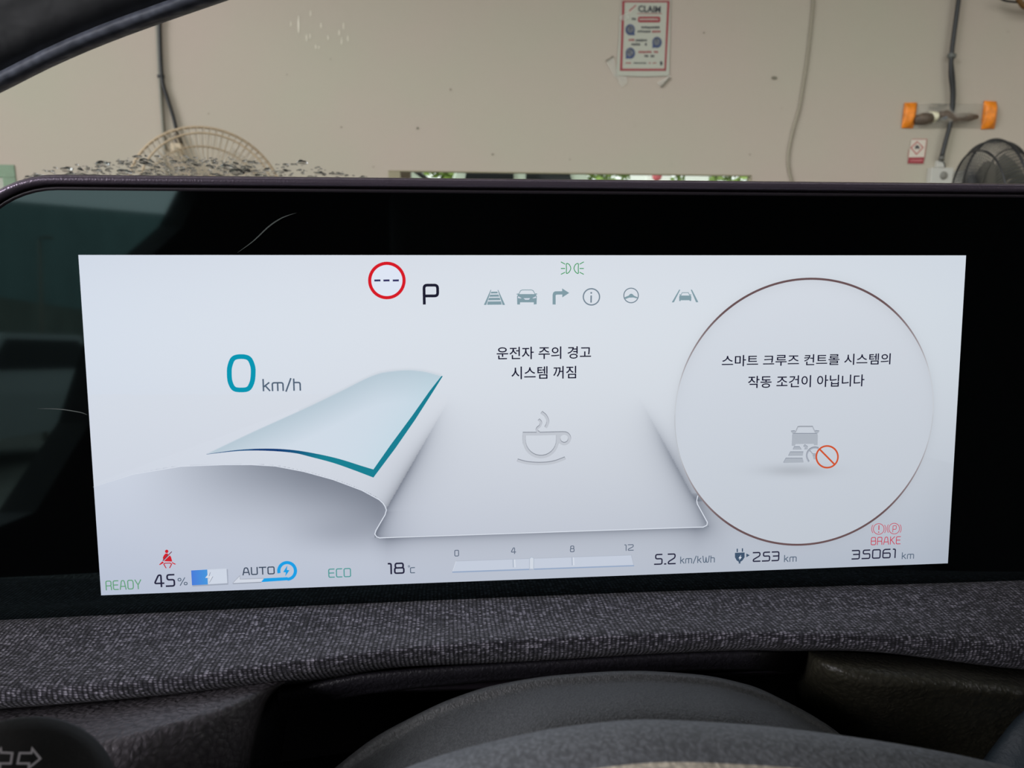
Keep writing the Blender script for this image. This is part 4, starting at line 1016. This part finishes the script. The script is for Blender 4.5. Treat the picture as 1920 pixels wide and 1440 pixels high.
for P_ in ([(532,10),(1245,10),(1245,36),(532,34)], [(532,34),(570,34),(534,1030),(500,1050)], [(1210,36),(1245,36),(1190,1060),(1165,1040)], [(500,1030),(1192,1030),(1190,1062),(500,1062)]):
    fpx('border', z(P_), M_RED, post, .0048)
fpx('top_band', z([(535,-55),(1250,-55),(1248,-6),(535,-6)]), plain('print_orange', srgb(190, 120, 90), rough=.5), post, .0048)
def wtext(t, x0, y0, x1, y1, mat, parent, off, name='heading', bold=.0):
    cu = bpy.data.curves.new('t', 'FONT'); cu.body = t; cu.offset = bold; cu.resolution_u = 2
    o = bpy.data.objects.new('t', cu); COL.objects.link(o); bpy.context.view_layer.update()
    me = bpy.data.meshes.new_from_object(o.evaluated_get(bpy.context.evaluated_depsgraph_get())); bpy.data.objects.remove(o)
    co = np.empty(len(me.vertices)*3, dtype=np.float32); me.vertices.foreach_get('co', co); co = co.reshape(-1, 3); mn, mx = co.min(0), co.max(0)
    p0 = wl_(x0, y0, off); p1 = wl_(x1, y1, off); inv = parent.matrix_world.inverted() @ WM
    for v, c in zip(me.vertices, co):
        v.co = inv @ Vector((p0.x+(c[0]-mn[0])/(mx[0]-mn[0])*(p1.x-p0.x), p0.y+(c[1]-mn[1])/(mx[1]-mn[1])*(p1.y-p0.y), off))
    me.materials.clear(); me.materials.append(mat); me.name = name; me.update()
    o = bpy.data.objects.new(name, me); COL.objects.link(o); o.parent = parent; return o
wtext('CLAIM', 1100+770/8, 180/8, 1100+1112/8, 92/8, M_INKB, post, .0052, 'heading', .03)
fpx('underline', z([(760,200),(1130,200),(1130,208),(760,208)]), M_RED, post, .0048)
fpx('stamp', z([(620,160),(740,60),(755,80),(650,200),(625,200)]), plain('print_pale', srgb(196, 184, 172), rough=.5), post, .0047)
fpx('stamp_mark', z([(632,158),(738,70),(746,82),(644,172)]), M_RED, post, .0052)
fpx('red_pill', z([(780,255),(800,247),(1085,247),(1104,262),(1104,320),(1088,336),(790,336),(768,315),(768,272)]), M_RED, post, .0048)
def words(x0, x1, y, h, mat, n, parent=post, zz=z, off=.0050):
    xs = np.linspace(x0, x1, n+1)
    for k in range(n):
        if rng.random() < .12: continue
        a, b = xs[k], xs[k+1]-(x1-x0)/n*.28; yy0 = y-h/2*rng.uniform(.7, 1.1); yy1 = y+h/2*rng.uniform(.7, 1.1)
        fpx('print_line', zz([(a, yy0), (b, yy0), (b, yy1), (a, yy1)]), mat, parent, off)
words(795, 1080, 290, 26, M_PAPER, 9, off=.0053); words(680, 745, 285, 34, M_INKB, 2)
words(820, 1100, 412, 34, M_INKB, 9); words(765, 965, 472, 34, M_INKB, 6); words(985, 1148, 472, 34, M_RED, 5)
words(630, 720, 600, 34, M_RED, 3); words(735, 940, 605, 34, M_INKB, 7); words(640, 910, 665, 36, M_INKB, 8)
words(780, 1110, 780, 34, M_RED, 10); words(870, 1020, 840, 34, M_INKB, 5); words(585, 670, 945, 20, M_RED, 3); words(680, 930, 945, 20, M_INKB, 9); words(935, 1080, 945, 20, M_RED, 5)
fpx('print_mark', z([(1100,930),(1118,912),(1138,935),(1135,965),(1118,990),(1100,960)]), M_INKB, post, .0050)
for cx, cy, sx in ((653, 445, 1), (1055, 635, -1), (655, 798, -1)):
    P_ = [(cx+72*math.cos(t), cy+84*math.sin(t)) for t in np.linspace(0, 2*math.pi, 24)[:-1]]
    P_ = [((cx+sx*72, cy+84) if (x-cx)*sx > 25 and (y-cy) > 45 else (x, y)) for x, y in P_] if sx > 0 else [((cx-72, cy+84) if (x-cx) < -25 and (y-cy) > 45 else (x, y)) for x, y in P_]
    P2 = []
    for p in P_:
        if not P2 or p != P2[-1]: P2.append(p)
    fpx('picture_drop', z(P2), M_BLUE, post, .0048)
    fpx('picture', z([(cx+4*sx+52*math.cos(t), cy-8+58*math.sin(t)) for t in np.linspace(0, 2*math.pi, 16)[:-1]]), M_PHOTO, post, .0052)
for P_ in ([(285,920),(400,840),(470,1120),(430,1180)], [(430,1130),(600,1150),(610,1250),(520,1310)], [(1240,1130),(1270,1160),(1120,1310),(1050,1240)], [(480,250),(640,180),(640,290),(500,310)]):
    fpx('tape', z(P_), M_TAPE, post, .0056, .0004)
for P_ in ([(285,905),(400,838),(412,852),(298,925)], [(1245,1155),(1265,1168),(1130,1312),(1105,1300)]): fpx('tape_edge', z(P_), M_SPECK, post, .0058, .0004)

# ---- flammable sign
z = Z(1660, 240, 7.385)
sg = wthing('warning_sign', 'small white warning card with a red diamond flame symbol and red bar', 'sign', 1719, 285)
fpx('card', z([(365,152),(578,152),(530,500),(305,495)]), plain('card_white', srgb(208, 198, 184), rough=.5), sg, .004, .001)
fpx('red_bar', z([(322,408),(543,402),(526,495),(308,490)]), M_RED, sg, .0048)
words(345, 515, 450, 20, plain('print_pink', srgb(206, 130, 132), rough=.5), 7, sg, z)
M_R2 = plain('print_dull_red', srgb(176, 86, 84), rough=.5)
for P_ in ([(345,272),(443,180),(450,194),(362,276)], [(443,180),(532,268),(516,274),(446,196)], [(532,268),(432,376),(430,358),(514,268)], [(345,272),(432,376),(436,358),(362,270)],
           [(370,152),(576,152),(574,160),(368,160)], [(570,152),(578,152),(545,402),(538,402)], [(325,300),(330,300),(318,408),(312,408)]): fpx('red_line', z(P_), M_R2, sg, .0048)
fpx('flame', z([(415,290),(412,262),(432,235),(450,240),(474,262),(470,290),(456,292),(444,270),(432,292)]), M_INKB, sg, .0048)

# ---- cables and conduits
def ctube(name, P, r, mat, off, root, n=10, label=None):
    inv = root.matrix_world.inverted(); V, Fc = tube_data([wall(x, y, off) for x, y in P], r, n)
    o = mesh_obj(name, [inv @ v for v in V], Fc, mat, root, True)
    if label: o['label'] = label
    return o
M_CONDUIT = plain('grey_conduit', srgb(124, 120, 108), rough=.5); M_CABLE = plain('black_cable', srgb(12, 12, 12), rough=.45); M_WCAB = plain('cream_cable', srgb(148, 140, 122), rough=.55)
c1 = wthing('conduit', 'thin grey conduit running down the wall to the cream fan', 'conduit', 306, 300)
ctube('pipe', [(291, -60), (294, 40), (298, 130), (303, 200), (309, 280), (316, 380)], .0062, M_CONDUIT, .008, c1)
for y, x in ((143, 299.5), (40, 294.5)): ctube('clip', [(x-4, y), (x+8, y)], .0068, M_CABLE, .010, c1, 8)
c2 = wthing('power_cable', 'black cable on the left, bending away from the grey conduit to the fan', 'cable', 333, 255)
ctube('cable', cr([(297, -60), (299, 50), (301, 110), (305, 155), (314, 185), (325, 220), (333, 255)], 5), .0062, M_CABLE, .010, c2)
ctube('plug', [(330, 252), (334, 262), (338, 270)], [.013, .014, .010], plain('plug_dark', srgb(84, 76, 66), rough=.5), .014, c2)
c3 = wthing('thin_cable', 'thin cream cable hanging down the middle of the wall, right of the poster', 'cable', 1480, 300)
ctube('cable', cr([(1526, -50), (1524, 10), (1518, 70), (1512, 120), (1505, 165), (1498, 205), (1488, 240), (1480, 275), (1477.5, 302), (1480, 322), (1486, 345)], 4), .0048, M_WCAB, .006, c3)
c4 = wthing('power_cable', 'thick black cable on the right, crossing in front of the orange-ended bag', 'cable', 1770, 280)
ctube('cable', cr([(1802, -40), (1796, 10), (1788, 70), (1784, 105), (1783, 140), (1786, 170), (1785, 205), (1781, 235), (1773, 265), (1766, 293)], 5), .0092, M_CABLE, .026, c4)
ctube('cable_pair', cr([(1786, 120), (1789, 150), (1790, 180), (1787, 215), (1781, 240)], 5), .0045, M_CABLE, .030, c4)
ctube('cable_tie', [(1779, 104), (1790, 105.5)], .011, plain('tie_grey', srgb(96, 98, 94), rough=.4), .027, c4, 8)
ctube('plug', [(1767, 290), (1765.5, 296), (1765, 301)], [.010, .012, .011], plain('plug_grey', srgb(90, 88, 82), rough=.5), .024, c4)
ctube('lead', cr([(1765, 300), (1770, 306), (1772, 314)], 4), .0025, M_CABLE, .02, c4, 6)
def wbox(name, px0, py0, px1, py1, z0, z1, mat, parent, bev=.003):
    p = wl_(px0, py0, z1); q = wl_(px1, py1, z1); inv = parent.matrix_world.inverted() @ WM
    bm = bmesh.new(); box(bm, ((p.x+q.x)/2, (p.y+q.y)/2, (z0+z1)/2), (abs(q.x-p.x), abs(q.y-p.y), z1-z0), M=inv, bevel=bev); return bm_obj(name, bm, mat, parent)
M_SOCK = plain('socket_white', srgb(182, 180, 172), rough=.4)
so = wthing('wall_socket', 'white wall socket box below the thick black cable', 'socket', 1768, 335)
wbox('back_box', 1748, 314, 1782, 372, 0, .03, M_SOCK, so); wbox('cable_entry', 1759, 301, 1771, 314, .0, .02, M_SOCK, so, .002)
wbox('side_plate', 1783, 320, 1806, 372, 0, .012, M_SOCK, so)
mb = MB().add(lathe_data([(.0001, .036), (.013, .036), (.016, .033), (.017, .029)], 20)); p = wl_(1769, 329, .03)
Mx = so.matrix_world.inverted() @ WM @ Matrix.Translation((p.x, p.y, 0)); mb.V = [Mx @ v for v in mb.V]; mb.build('socket_face', plain('socket_grey', srgb(120, 118, 110), rough=.5), so)

# ---- bag with orange ends
z = Z(1660, 170, 8.0)
bag = wthing('parts_bag', 'clear bag with orange ends holding brown parts, stuck to the wall', 'bag', 1779, 216)
M_OR = plain('orange_tape', srgb(226, 128, 20), rough=.5, noise=.28, nscale=40); M_FILM, n_, l_ = new_mat('bag_film')
n_['Principled BSDF'].inputs['Base Color'].default_value = (*srgb(206, 198, 184), 1); n_['Principled BSDF'].inputs['Alpha'].default_value = .28; n_['Principled BSDF'].inputs['Roughness'].default_value = .15
def pillow(name, P, dep, mat, parent, off=.004, nx=16, ny=8):
    """soft quad: P = four picture corners, bulging dep towards the room"""
    c = [wl_(*p, off) for p in P]; inv = parent.matrix_world.inverted() @ WM; V = []; Fc = []
    for s in (1, 0):
        for j in range(ny+1):
            for i in range(nx+1):
                u, v = i/nx, j/ny; p = c[0]*(1-u)*(1-v)+c[1]*u*(1-v)+c[2]*u*v+c[3]*(1-u)*v
                b_ = (math.sin(math.pi*u)*math.sin(math.pi*v))**.45 if s else 0
                V.append(inv @ Vector((p.x, p.y, off+b_*dep*(1+.15*math.sin(9*u+4*v))*s)))
    m = (nx+1)*(ny+1)
    for s in (0, 1):
        for j in range(ny):
            for i in range(nx): a = s*m+j*(nx+1)+i; f = (a, a+1, a+nx+2, a+nx+1); Fc.append(f if s else f[::-1])
    return mesh_obj(name, V, Fc, mat, parent, True)
pillow('orange_end', z([(285,182),(476,176),(418,565),(240,560)]), .022, M_OR, bag)
pillow('orange_end', z([(1480,150),(1668,160),(1640,572),(1435,580)]), .026, M_OR, bag)
pillow('film', z([(450,190),(1480,190),(1440,560),(410,560)]), .034, M_FILM, bag)
M_ROD = plain('brown_part', srgb(92, 78, 66), rough=.6, noise=.3, nscale=60)
ctube('rod', [(1660+440/8, 170+440/8), (1660+560/8, 170+420/8), (1660+680/8, 170+415/8)], [.012, .024, .020], M_ROD, .02, bag)
ctube('rod', [(1660+780/8, 170+370/8), (1660+900/8, 170+360/8), (1660+1000/8, 170+420/8), (1660+1250/8, 170+400/8), (1660+1380/8, 170+390/8)], [.016, .02, .022, .018, .008], M_ROD, .02, bag)
pillow('white_part', z([(655,305),(780,315),(745,480),(685,480)]), .03, plain('white_part', srgb(214, 208, 178), rough=.4), bag, .016, 6, 6)
pillow('grey_part', z([(780,370),(930,370),(920,450),(790,450)]), .02, plain('grey_part', srgb(112, 116, 120), rough=.4), bag, .018, 6, 6)
P_ = [(1660+(640+rng.uniform(0, 290))/8, 170+(190+rng.uniform(0, 110))/8) for _ in range(26)]
o = ctube('wire_tangle', cr(P_, 4), .0012, plain('thin_wire', srgb(96, 92, 84), rough=.5), .02, bag, 5)
ctube('bent_wire', cr([(1789,207), (1792,212), (1797,214), (1802,222)], 4), .002, plain('wire_grey', srgb(96, 98, 100), rough=.4), .026, bag, 6)

# ---- brown thing at the top right corner
hk = wthing('hose_reel', 'brown and dark coil reaching in at the top right corner', 'hose', 1900, -10)
ctube('coil', cr([(1870,-6),(1884,1),(1900,3.5),(1918,5),(1945,4),(1980,-6)], 4), .004, M_CABLE, .05, hk)
ctube('coil', cr([(1905,-14),(1912,2),(1922,13),(1945,14),(1975,-2)], 4), .010, plain('brown_hose', srgb(104, 72, 30), rough=.5), .06, hk)

# ---- fans
def fan(name, label, P0, yaw, pitch, R, col, rcol, hubcol, nrib, bladecol, bracket):
    root = thing(name, label, 'fan', P0, Matrix.Rotation(yaw, 3, 'Z') @ Matrix.Rotation(math.radians(90)+pitch, 3, 'X'), None)
    mc = plain(name+'_wire', col, rough=.5); mr = plain(name+'_ring', rcol, rough=.5)
    def ring_(name_, r, zz, w, mat):
        MB_ = MB(); n = 72; V = []; Fc = []
        for i in range(n):
            a = 2*math.pi*i/n
            for k in range(8): b = 2*math.pi*k/8; rr = r+w*math.cos(b); V.append(Vector((rr*math.cos(a), rr*math.sin(a), zz+w*math.sin(b))))
        for i in range(n):
            for k in range(8): Fc.append((i*8+k, i*8+(k+1) % 8, ((i+1) % n)*8+(k+1) % 8, ((i+1) % n)*8+k))
        MB_.add((V, Fc)).build(name_, mat, root)
    ring_('guard_ring', R, 0, .0042, mr); ring_('front_ring', R*.86, .052, .003, mr); ring_('rear_ring', R*.80, -.05, .003, mr); ring_('hub_ring', R*.28, .066, .003, mr)
    mb = MB()
    for k in range(nrib):
        a = 2*math.pi*k/nrib; c, s = math.cos(a), math.sin(a)
        mb.add(tube_data([(c*R*.28, s*R*.28, .066), (c*R*.6, s*R*.6, .062), (c*R*.86, s*R*.86, .052), (c*R*.97, s*R*.97, .03), (c*R, s*R, 0), (c*R*.94, s*R*.94, -.03), (c*R*.8, s*R*.8, -.05), (c*R*.3, s*R*.3, -.06)], .0011 if nrib < 80 else .0016, 4, False))
    o = mb.build('guard_wires', mc, root); o['kind'] = 'stuff'
    MB().add(lathe_data([(.02, -.16), (.055, -.155), (.062, -.12), (.06, -.075), (.03, -.06)], 28)).build('motor', hubcol, root)
    MB().add(lathe_data([(.001, .068), (.05, .068), (.056, .062), (.054, .058)], 28)).build('badge', mr, root)
    for k in range(3):
        V = []; Fc = []; a0 = 2*math.pi*k/3+.3
        for i in range(9):
            for j in range(7):
                rr = R*(.12+.70*i/8); w_ = math.radians(96)*(math.sin(math.pi*(.18+.62*i/8)))*(j/6-.5); a = a0+w_+.3*i/8
                V.append((rr*math.cos(a), rr*math.sin(a), -.01+.03*(j/6-.5)))
        Fc = [(i*7+j, i*7+j+1, (i+1)*7+j+1, (i+1)*7+j) for i in range(8) for j in range(6)]
        mesh_obj('blade', V, Fc, bladecol, root, True)
    MB().add(lathe_data([(.001, .02), (.022, .02), (.026, .012), (.026, -.06)], 20)).build('hub', bladecol, root)
    inv = root.matrix_world.inverted()
    MB().add(tube_data([inv @ Vector(p) for p in bracket], [.018, .02, .022], 12)).build('bracket', hubcol, root)
    return root
def film(name, col, alpha):
    m, n, l = new_mat(name); n['Principled BSDF'].inputs['Base Color'].default_value = (*col, 1); n['Principled BSDF'].inputs['Alpha'].default_value = alpha; n['Principled BSDF'].inputs['Roughness'].default_value = .4; return m
ydep = lambda px, py, d: CAM+ray(px, py)*(d/ray(px, py).dot(WN))
M_CRM = plain('fan_cream', srgb(196, 178, 152), rough=.5)
P0 = ydep(392, 378, 2.45)
fan('wall_fan', 'cream wall fan with a wire guard, left, above the display', P0, math.radians(22), math.radians(-8), 128/F*2.45, srgb(176, 160, 138), srgb(186, 164, 136), plain('fan_motor', srgb(150, 136, 120), rough=.5), 72, film('fan_blade_cream', srgb(190, 180, 162), .35),
    [P0+WN*.10, P0+WN*.2+Vector((-.03, 0, .03)), wall(324, 300, .01)])
bk = wthing('fan_bracket', 'cream socket bracket behind the upper left of the cream fan', 'bracket', 330, 285)
wbox('plate', 319, 268, 341, 300, 0, .03, M_CRM, bk); wbox('inner_plate', 325, 276, 335, 294, .03, .04, plain('bracket_shade', srgb(150, 140, 120), rough=.5), bk)
P0 = ydep(1862, 372, 2.35)
fan('wall_fan', 'black wall fan with a dark wire guard at the right edge', P0, math.radians(-98), math.radians(8), 112/F*2.35, srgb(40, 40, 40), srgb(30, 30, 32), plain('fan_motor_black', srgb(36, 36, 36), rough=.5), 90, film('fan_blade_grey', srgb(88, 88, 80), .8),
    [P0+WN*.05, P0+WN*.15, P0+WN*.5])

# ================================================================== OUTSIDE
random.seed(3)
M_LEAF = plain('leaf_green', srgb(116, 140, 60), rough=.6, noise=.35, nscale=3); M_LEAF2 = plain('leaf_dark', srgb(52, 70, 44), rough=.6, noise=.35, nscale=2)
M_BARK = plain('bark', srgb(84, 70, 56), rough=.9)
def foliage(bmv, c, rad, n, size):
    for _ in range(n):
        d = Vector((rng.normal(), rng.normal(), rng.normal())).normalized()*rng.uniform(.55, 1)
        p = Vector(c)+Vector((d.x*rad[0], d.y*rad[1], d.z*rad[2])); a = Vector((rng.normal(), rng.normal(), rng.normal())).normalized(); b = a.orthogonal().normalized()
        s = size*rng.uniform(.6, 1.4); bmv.add(([p+a*s, p+b*s*.5, p-a*s, p-b*s*.5], [(0, 1, 2, 3)]))
def tree(label, base, h, rad, mat, n, size, group):
    root = thing('tree', label, 'tree', base, None, group)
    MB().add(tube_data([(0, 0, 0), (.05, 0, h*.3), (0, .05, h*.6)], [.14, .1, .05], 8)).build('trunk', M_BARK, root)
    mb = MB(); foliage(mb, (0, 0, h*.62), (rad, rad, h*.38), n, size); mb.build('crown', mat, root, False)
def outp(px, d, z_=0):                       # a point d metres ahead, at ground height
    r = ray(px, 326); k = d/r.dot(WN); p = CAM+r*k; return Vector((p.x, p.y, z_))
tree('light green tree seen through the left half of the wall window', outp(845, 12.5), 3.4, 1.2, M_LEAF, 2600, .09, 'trees outside the wall window')
tree('bright green tree behind the two dark truck windows', outp(990, 17), 3.6, 1.4, M_LEAF, 2600, .09, 'trees outside the wall window')
tree('green tree right of the white truck, through the window', outp(1120, 13), 3.3, 1.3, M_LEAF, 2600, .09, 'trees outside the wall window')
tree('light green tree behind the right end of the wall window', outp(1380, 14), 3.4, 1.3, M_LEAF, 2600, .09, 'trees outside the wall window')
# white truck cab with two dark side windows
dT = 7.0; pa, pb = outp(862, dT), outp(1080, dT); L_ = (pb-pa).length; zc = (CAM+ray(970, 328)*(dT/ray(970, 328).dot(WN))).z
truck = thing('white_truck', 'white truck cab with two dark side windows outside the wall window', 'truck', (pa+pb)/2+WN*.9)
u = (pb-pa).normalized(); TM = truck.matrix_world.inverted()
M_WHP = plain('truck_white', srgb(196, 206, 190), rough=.4, coat=.3); M_DKG = plain('truck_glass', srgb(22, 25, 27), rough=.5, spec=.2)
def prism(name, P, d0, d1, mat, parent, base, u_, inv):
    n = len(P); V = [inv @ (base+u_*x+Vector((0, 0, z__))+WN*d0) for x, z__ in P]+[inv @ (base+u_*x+Vector((0, 0, z__))+WN*d1) for x, z__ in P]
    tr = tessellate_polygon([[Vector((x, z__, 0)) for x, z__ in P]])
    return mesh_obj(name, V, [tuple(t) for t in tr]+[tuple(i+n for i in t[::-1]) for t in tr]+[(k, (k+1) % n, (k+1) % n+n, k+n) for k in range(n)], mat, parent)
pa0 = Vector((pa.x, pa.y, 0)); k_ = L_/218
prism('cab_body', [(-.35, .45), (L_+.5, .45), (L_+.5, zc-.35), (L_+.22, zc-.25), (L_-.0, zc+.25), (L_-.12, zc+.32), (.14, zc+.32), (.04, zc+.24), (-.10, zc-.25), (-.35, zc-.35)], .03, 1.7, M_WHP, truck, pa0, u, TM)
prism('side_window', [(2*k_, zc-.22), (100*k_, zc-.22), (100*k_, zc+.2), (20*k_, zc+.2)], .0, .03, M_DKG, truck, pa0, u, TM)
prism('side_window', [(124*k_, zc-.22), (222*k_, zc-.22), (194*k_, zc+.2), (124*k_, zc+.2)], .0, .03, M_DKG, truck, pa0, u, TM)
for xx in (.1, L_-.05):
    mb = MB().add(lathe_data([(.1, -.1), (.36, -.1), (.40, -.06), (.40, .06), (.36, .1), (.1, .1)], 24)); Rm = Matrix.Translation(pa0+u*xx+Vector((0, 0, .40))+WN*.14) @ Rwall.to_4x4()
    mb.V = [Rm @ v for v in mb.V]; mb.build('wheel', M_BLACK, truck, inv=TM)
def post_(name, label, cat, px, d, w, h, mat, dep=.1, z0=0):
    p = outp(px, d); root = thing(name, label, cat, p+Vector((0, 0, z0))); bm = bmesh.new(); box(bm, (0, 0, h/2), (w, dep, h), bevel=min(w, dep)*.1); o = bm_obj('post' if w < .4 else 'panel', bm, mat, root); return root
post_('brown_post', 'brown grey post just inside the left end of the wall window', 'post', 760, 4.2, .062, 2.4, plain('post_brown', srgb(120, 108, 98), rough=.7))
post_('white_fascia', 'pale board right of the brown post outside the window', 'board', 781, 6.0, .11, 2.3, M_WHP, .06)
c_ = outp(782, 5.2); rr_ = thing('roof_strut', 'black strut leaning across the pale board outside the window', 'strut', c_)
zz = (CAM+ray(782, 326)*(5.2/ray(782, 326).dot(WN))).z
MB().add(tube_data([(-.12, 0, zz+.1), (.10, 0, zz-.06), (.45, 0, zz-.35)], .016, 8)).build('bar', M_CABLE, rr_); MB().add(tube_data([(.45, 0, zz-.34), (.45, 0, 0)], .02, 8)).build('leg', M_CABLE, rr_)
post_('white_van_side', 'white flat vehicle side right of the green tree, outside the window', 'vehicle', 1218, 9, .30, 2.25, plain('van_white', srgb(232, 232, 226), rough=.4), .8)
post_('white_hoarding', 'white board further right outside the wall window', 'board', 1307, 10, .32, 2.3, plain('hoarding_white', srgb(228, 230, 222), rough=.5), .05)
p = outp(1232, 8.4); rs = thing('round_sign', 'pink red round sign on a pole outside the wall window', 'sign', p)
zz = (CAM+ray(1232, 330)*(8.4/ray(1232, 330).dot(WN))).z
mb = MB().add(lathe_data([(.001, -.01), (.055, -.01), (.055, .01), (.001, .01)], 24)); Rm = Matrix.Translation((0, 0, zz)) @ Rwall.to_4x4(); mb.V = [Rm @ v for v in mb.V]
mb.build('disc', plain('sign_pink', srgb(206, 96, 104), rough=.5), rs); MB().add(tube_data([(0, .02, 0), (0, .02, zz)], .012, 8)).build('pole', M_CONDUIT, rs)
post_('white_car_side', 'bright white vehicle seen through the green framed opening, far left', 'vehicle', -60, 5.0, .9, 1.9, plain('car_white', srgb(240, 240, 238), rough=.4), .8)

# what the panel's left end mirrors: yard to the left and behind the car
def yard(px, py, X): p = on_plane(px, py, DC, DZ); r = ray(px, py); r = r-DZ*2*r.dot(DZ); return p+r*((X-p.x)/r.x)
q = yard(75, 480, -6.0); lp_ = thing('lamp_pole', 'tall lamp pole in the yard left of the car', 'lamp pole', (q.x, q.y, 0))
MB().add(tube_data([(0, 0, 0), (0, 0, q.z+.25)], [.035, .02], 12)).build('pole', M_CONDUIT, lp_)
bm = bmesh.new(); box(bm, (.1, 0, q.z+.27), (.16, .08, .03), bevel=.01); bm_obj('lamp_head', bm, M_CONDUIT, lp_)
for k in range(6):
    q = yard(-60+k*76, 700, -7.6); tree(['dark leafy tree in the yard, beside the lamp pole', 'dark tree in the row behind the parked car', 'dark bushy tree closing the left yard'][k % 3]+', %s of the row' % ['first', 'second', 'third', 'fourth', 'fifth', 'last', 'x', 'y', 'z'][k], (q.x+rng.uniform(-.3, .3), q.y+rng.uniform(-.5, .5), 0), max(1.2, q.z*1.0)*rng.uniform(.85, 1.15), .5, M_LEAF2, 900, .16, 'trees in the yard left of the car')
fw_ = [yard(px, 518, -9.0) for px in (-260, 420)]; zf = max(.8, min(q.z for q in fw_)); fence = thing('yard_fence', 'grey concrete fence at the far left of the yard', 'fence', (-9.0, (fw_[0].y+fw_[1].y)/2, 0))
bm = bmesh.new(); box(bm, (0, 0, zf/2), (.15, abs(fw_[0].y-fw_[1].y), zf)); bm_obj('fence_slab', bm, plain('boundary_grey', srgb(116, 124, 116), rough=.8, noise=.2, nscale=1), fence)
bl_ = [yard(*p, -10) for p in ((-260, 352), (430, 412))]; bd = thing('yard_building', 'long grey green building with a sloping roof beyond the concrete fence', 'building', (-10, (bl_[0].y+bl_[1].y)/2, 0)); yc_ = (bl_[0].y+bl_[1].y)/2
BV = [Vector((x, q.y-yc_, z_)) for x in (0, -4) for q, z_ in ((bl_[0], 0), (bl_[1], 0), (bl_[1], bl_[1].z), (bl_[0], bl_[0].z))]
mesh_obj('walls', BV, [(0, 1, 2, 3), (4, 5, 6, 7), (0, 1, 5, 4), (1, 2, 6, 5), (2, 3, 7, 6), (3, 0, 4, 7)], plain('building_teal', srgb(120, 150, 150), rough=.8, noise=.1, nscale=1), bd)
q = yard(60, 830, -4.5); pc = thing('parked_car', 'grey hatchback parked in the yard left of the car', 'car', (q.x-.8, q.y, 0))
M_PC = plain('parked_car_paint', srgb(150, 156, 158), rough=.3, coat=.5)
body = [(-2.0, .35), (2.0, .35), (2.05, .75), (1.7, .95), (.9, 1.02), (.45, 1.42), (-1.1, 1.46), (-1.8, 1.05), (-2.05, .9)]
V = [Vector((s, y, z_)) for s in (-.8, .8) for y, z_ in body]; n = len(body)
tr = tessellate_polygon([[Vector((y, z_, 0)) for y, z_ in body]])
mesh_obj('body', V, [tuple(t) for t in tr]+[tuple(i+n for i in t) for t in tr]+[(k, (k+1) % n, (k+1) % n+n, k+n) for k in range(n)], M_PC, pc)
gw = [(-1.5, 1.06), (.75, 1.04), (.40, 1.36), (-1.0, 1.39)]
tr = [(0, 1, 2), (0, 2, 3)]
mesh_obj('window_band', [Vector((s, y, z_)) for s in (.80, .83) for y, z_ in gw], [(0, 1, 2, 3), (4, 5, 6, 7), (0, 1, 5, 4), (1, 2, 6, 5), (2, 3, 7, 6), (3, 0, 4, 7)], M_DKG, pc)
for y in (-1.25, 1.25):
    for s in (-.75, .75):
        mb = MB().add(lathe_data([(.1, -.1), (.29, -.1), (.32, -.06), (.32, .06), (.29, .1), (.1, .1)], 24)); Rm = Matrix.Translation((s, y, .32)) @ Matrix.Rotation(math.pi/2, 4, 'Y')
        mb.V = [Rm @ v for v in mb.V]; mb.build('wheel', M_BLACK, pc)
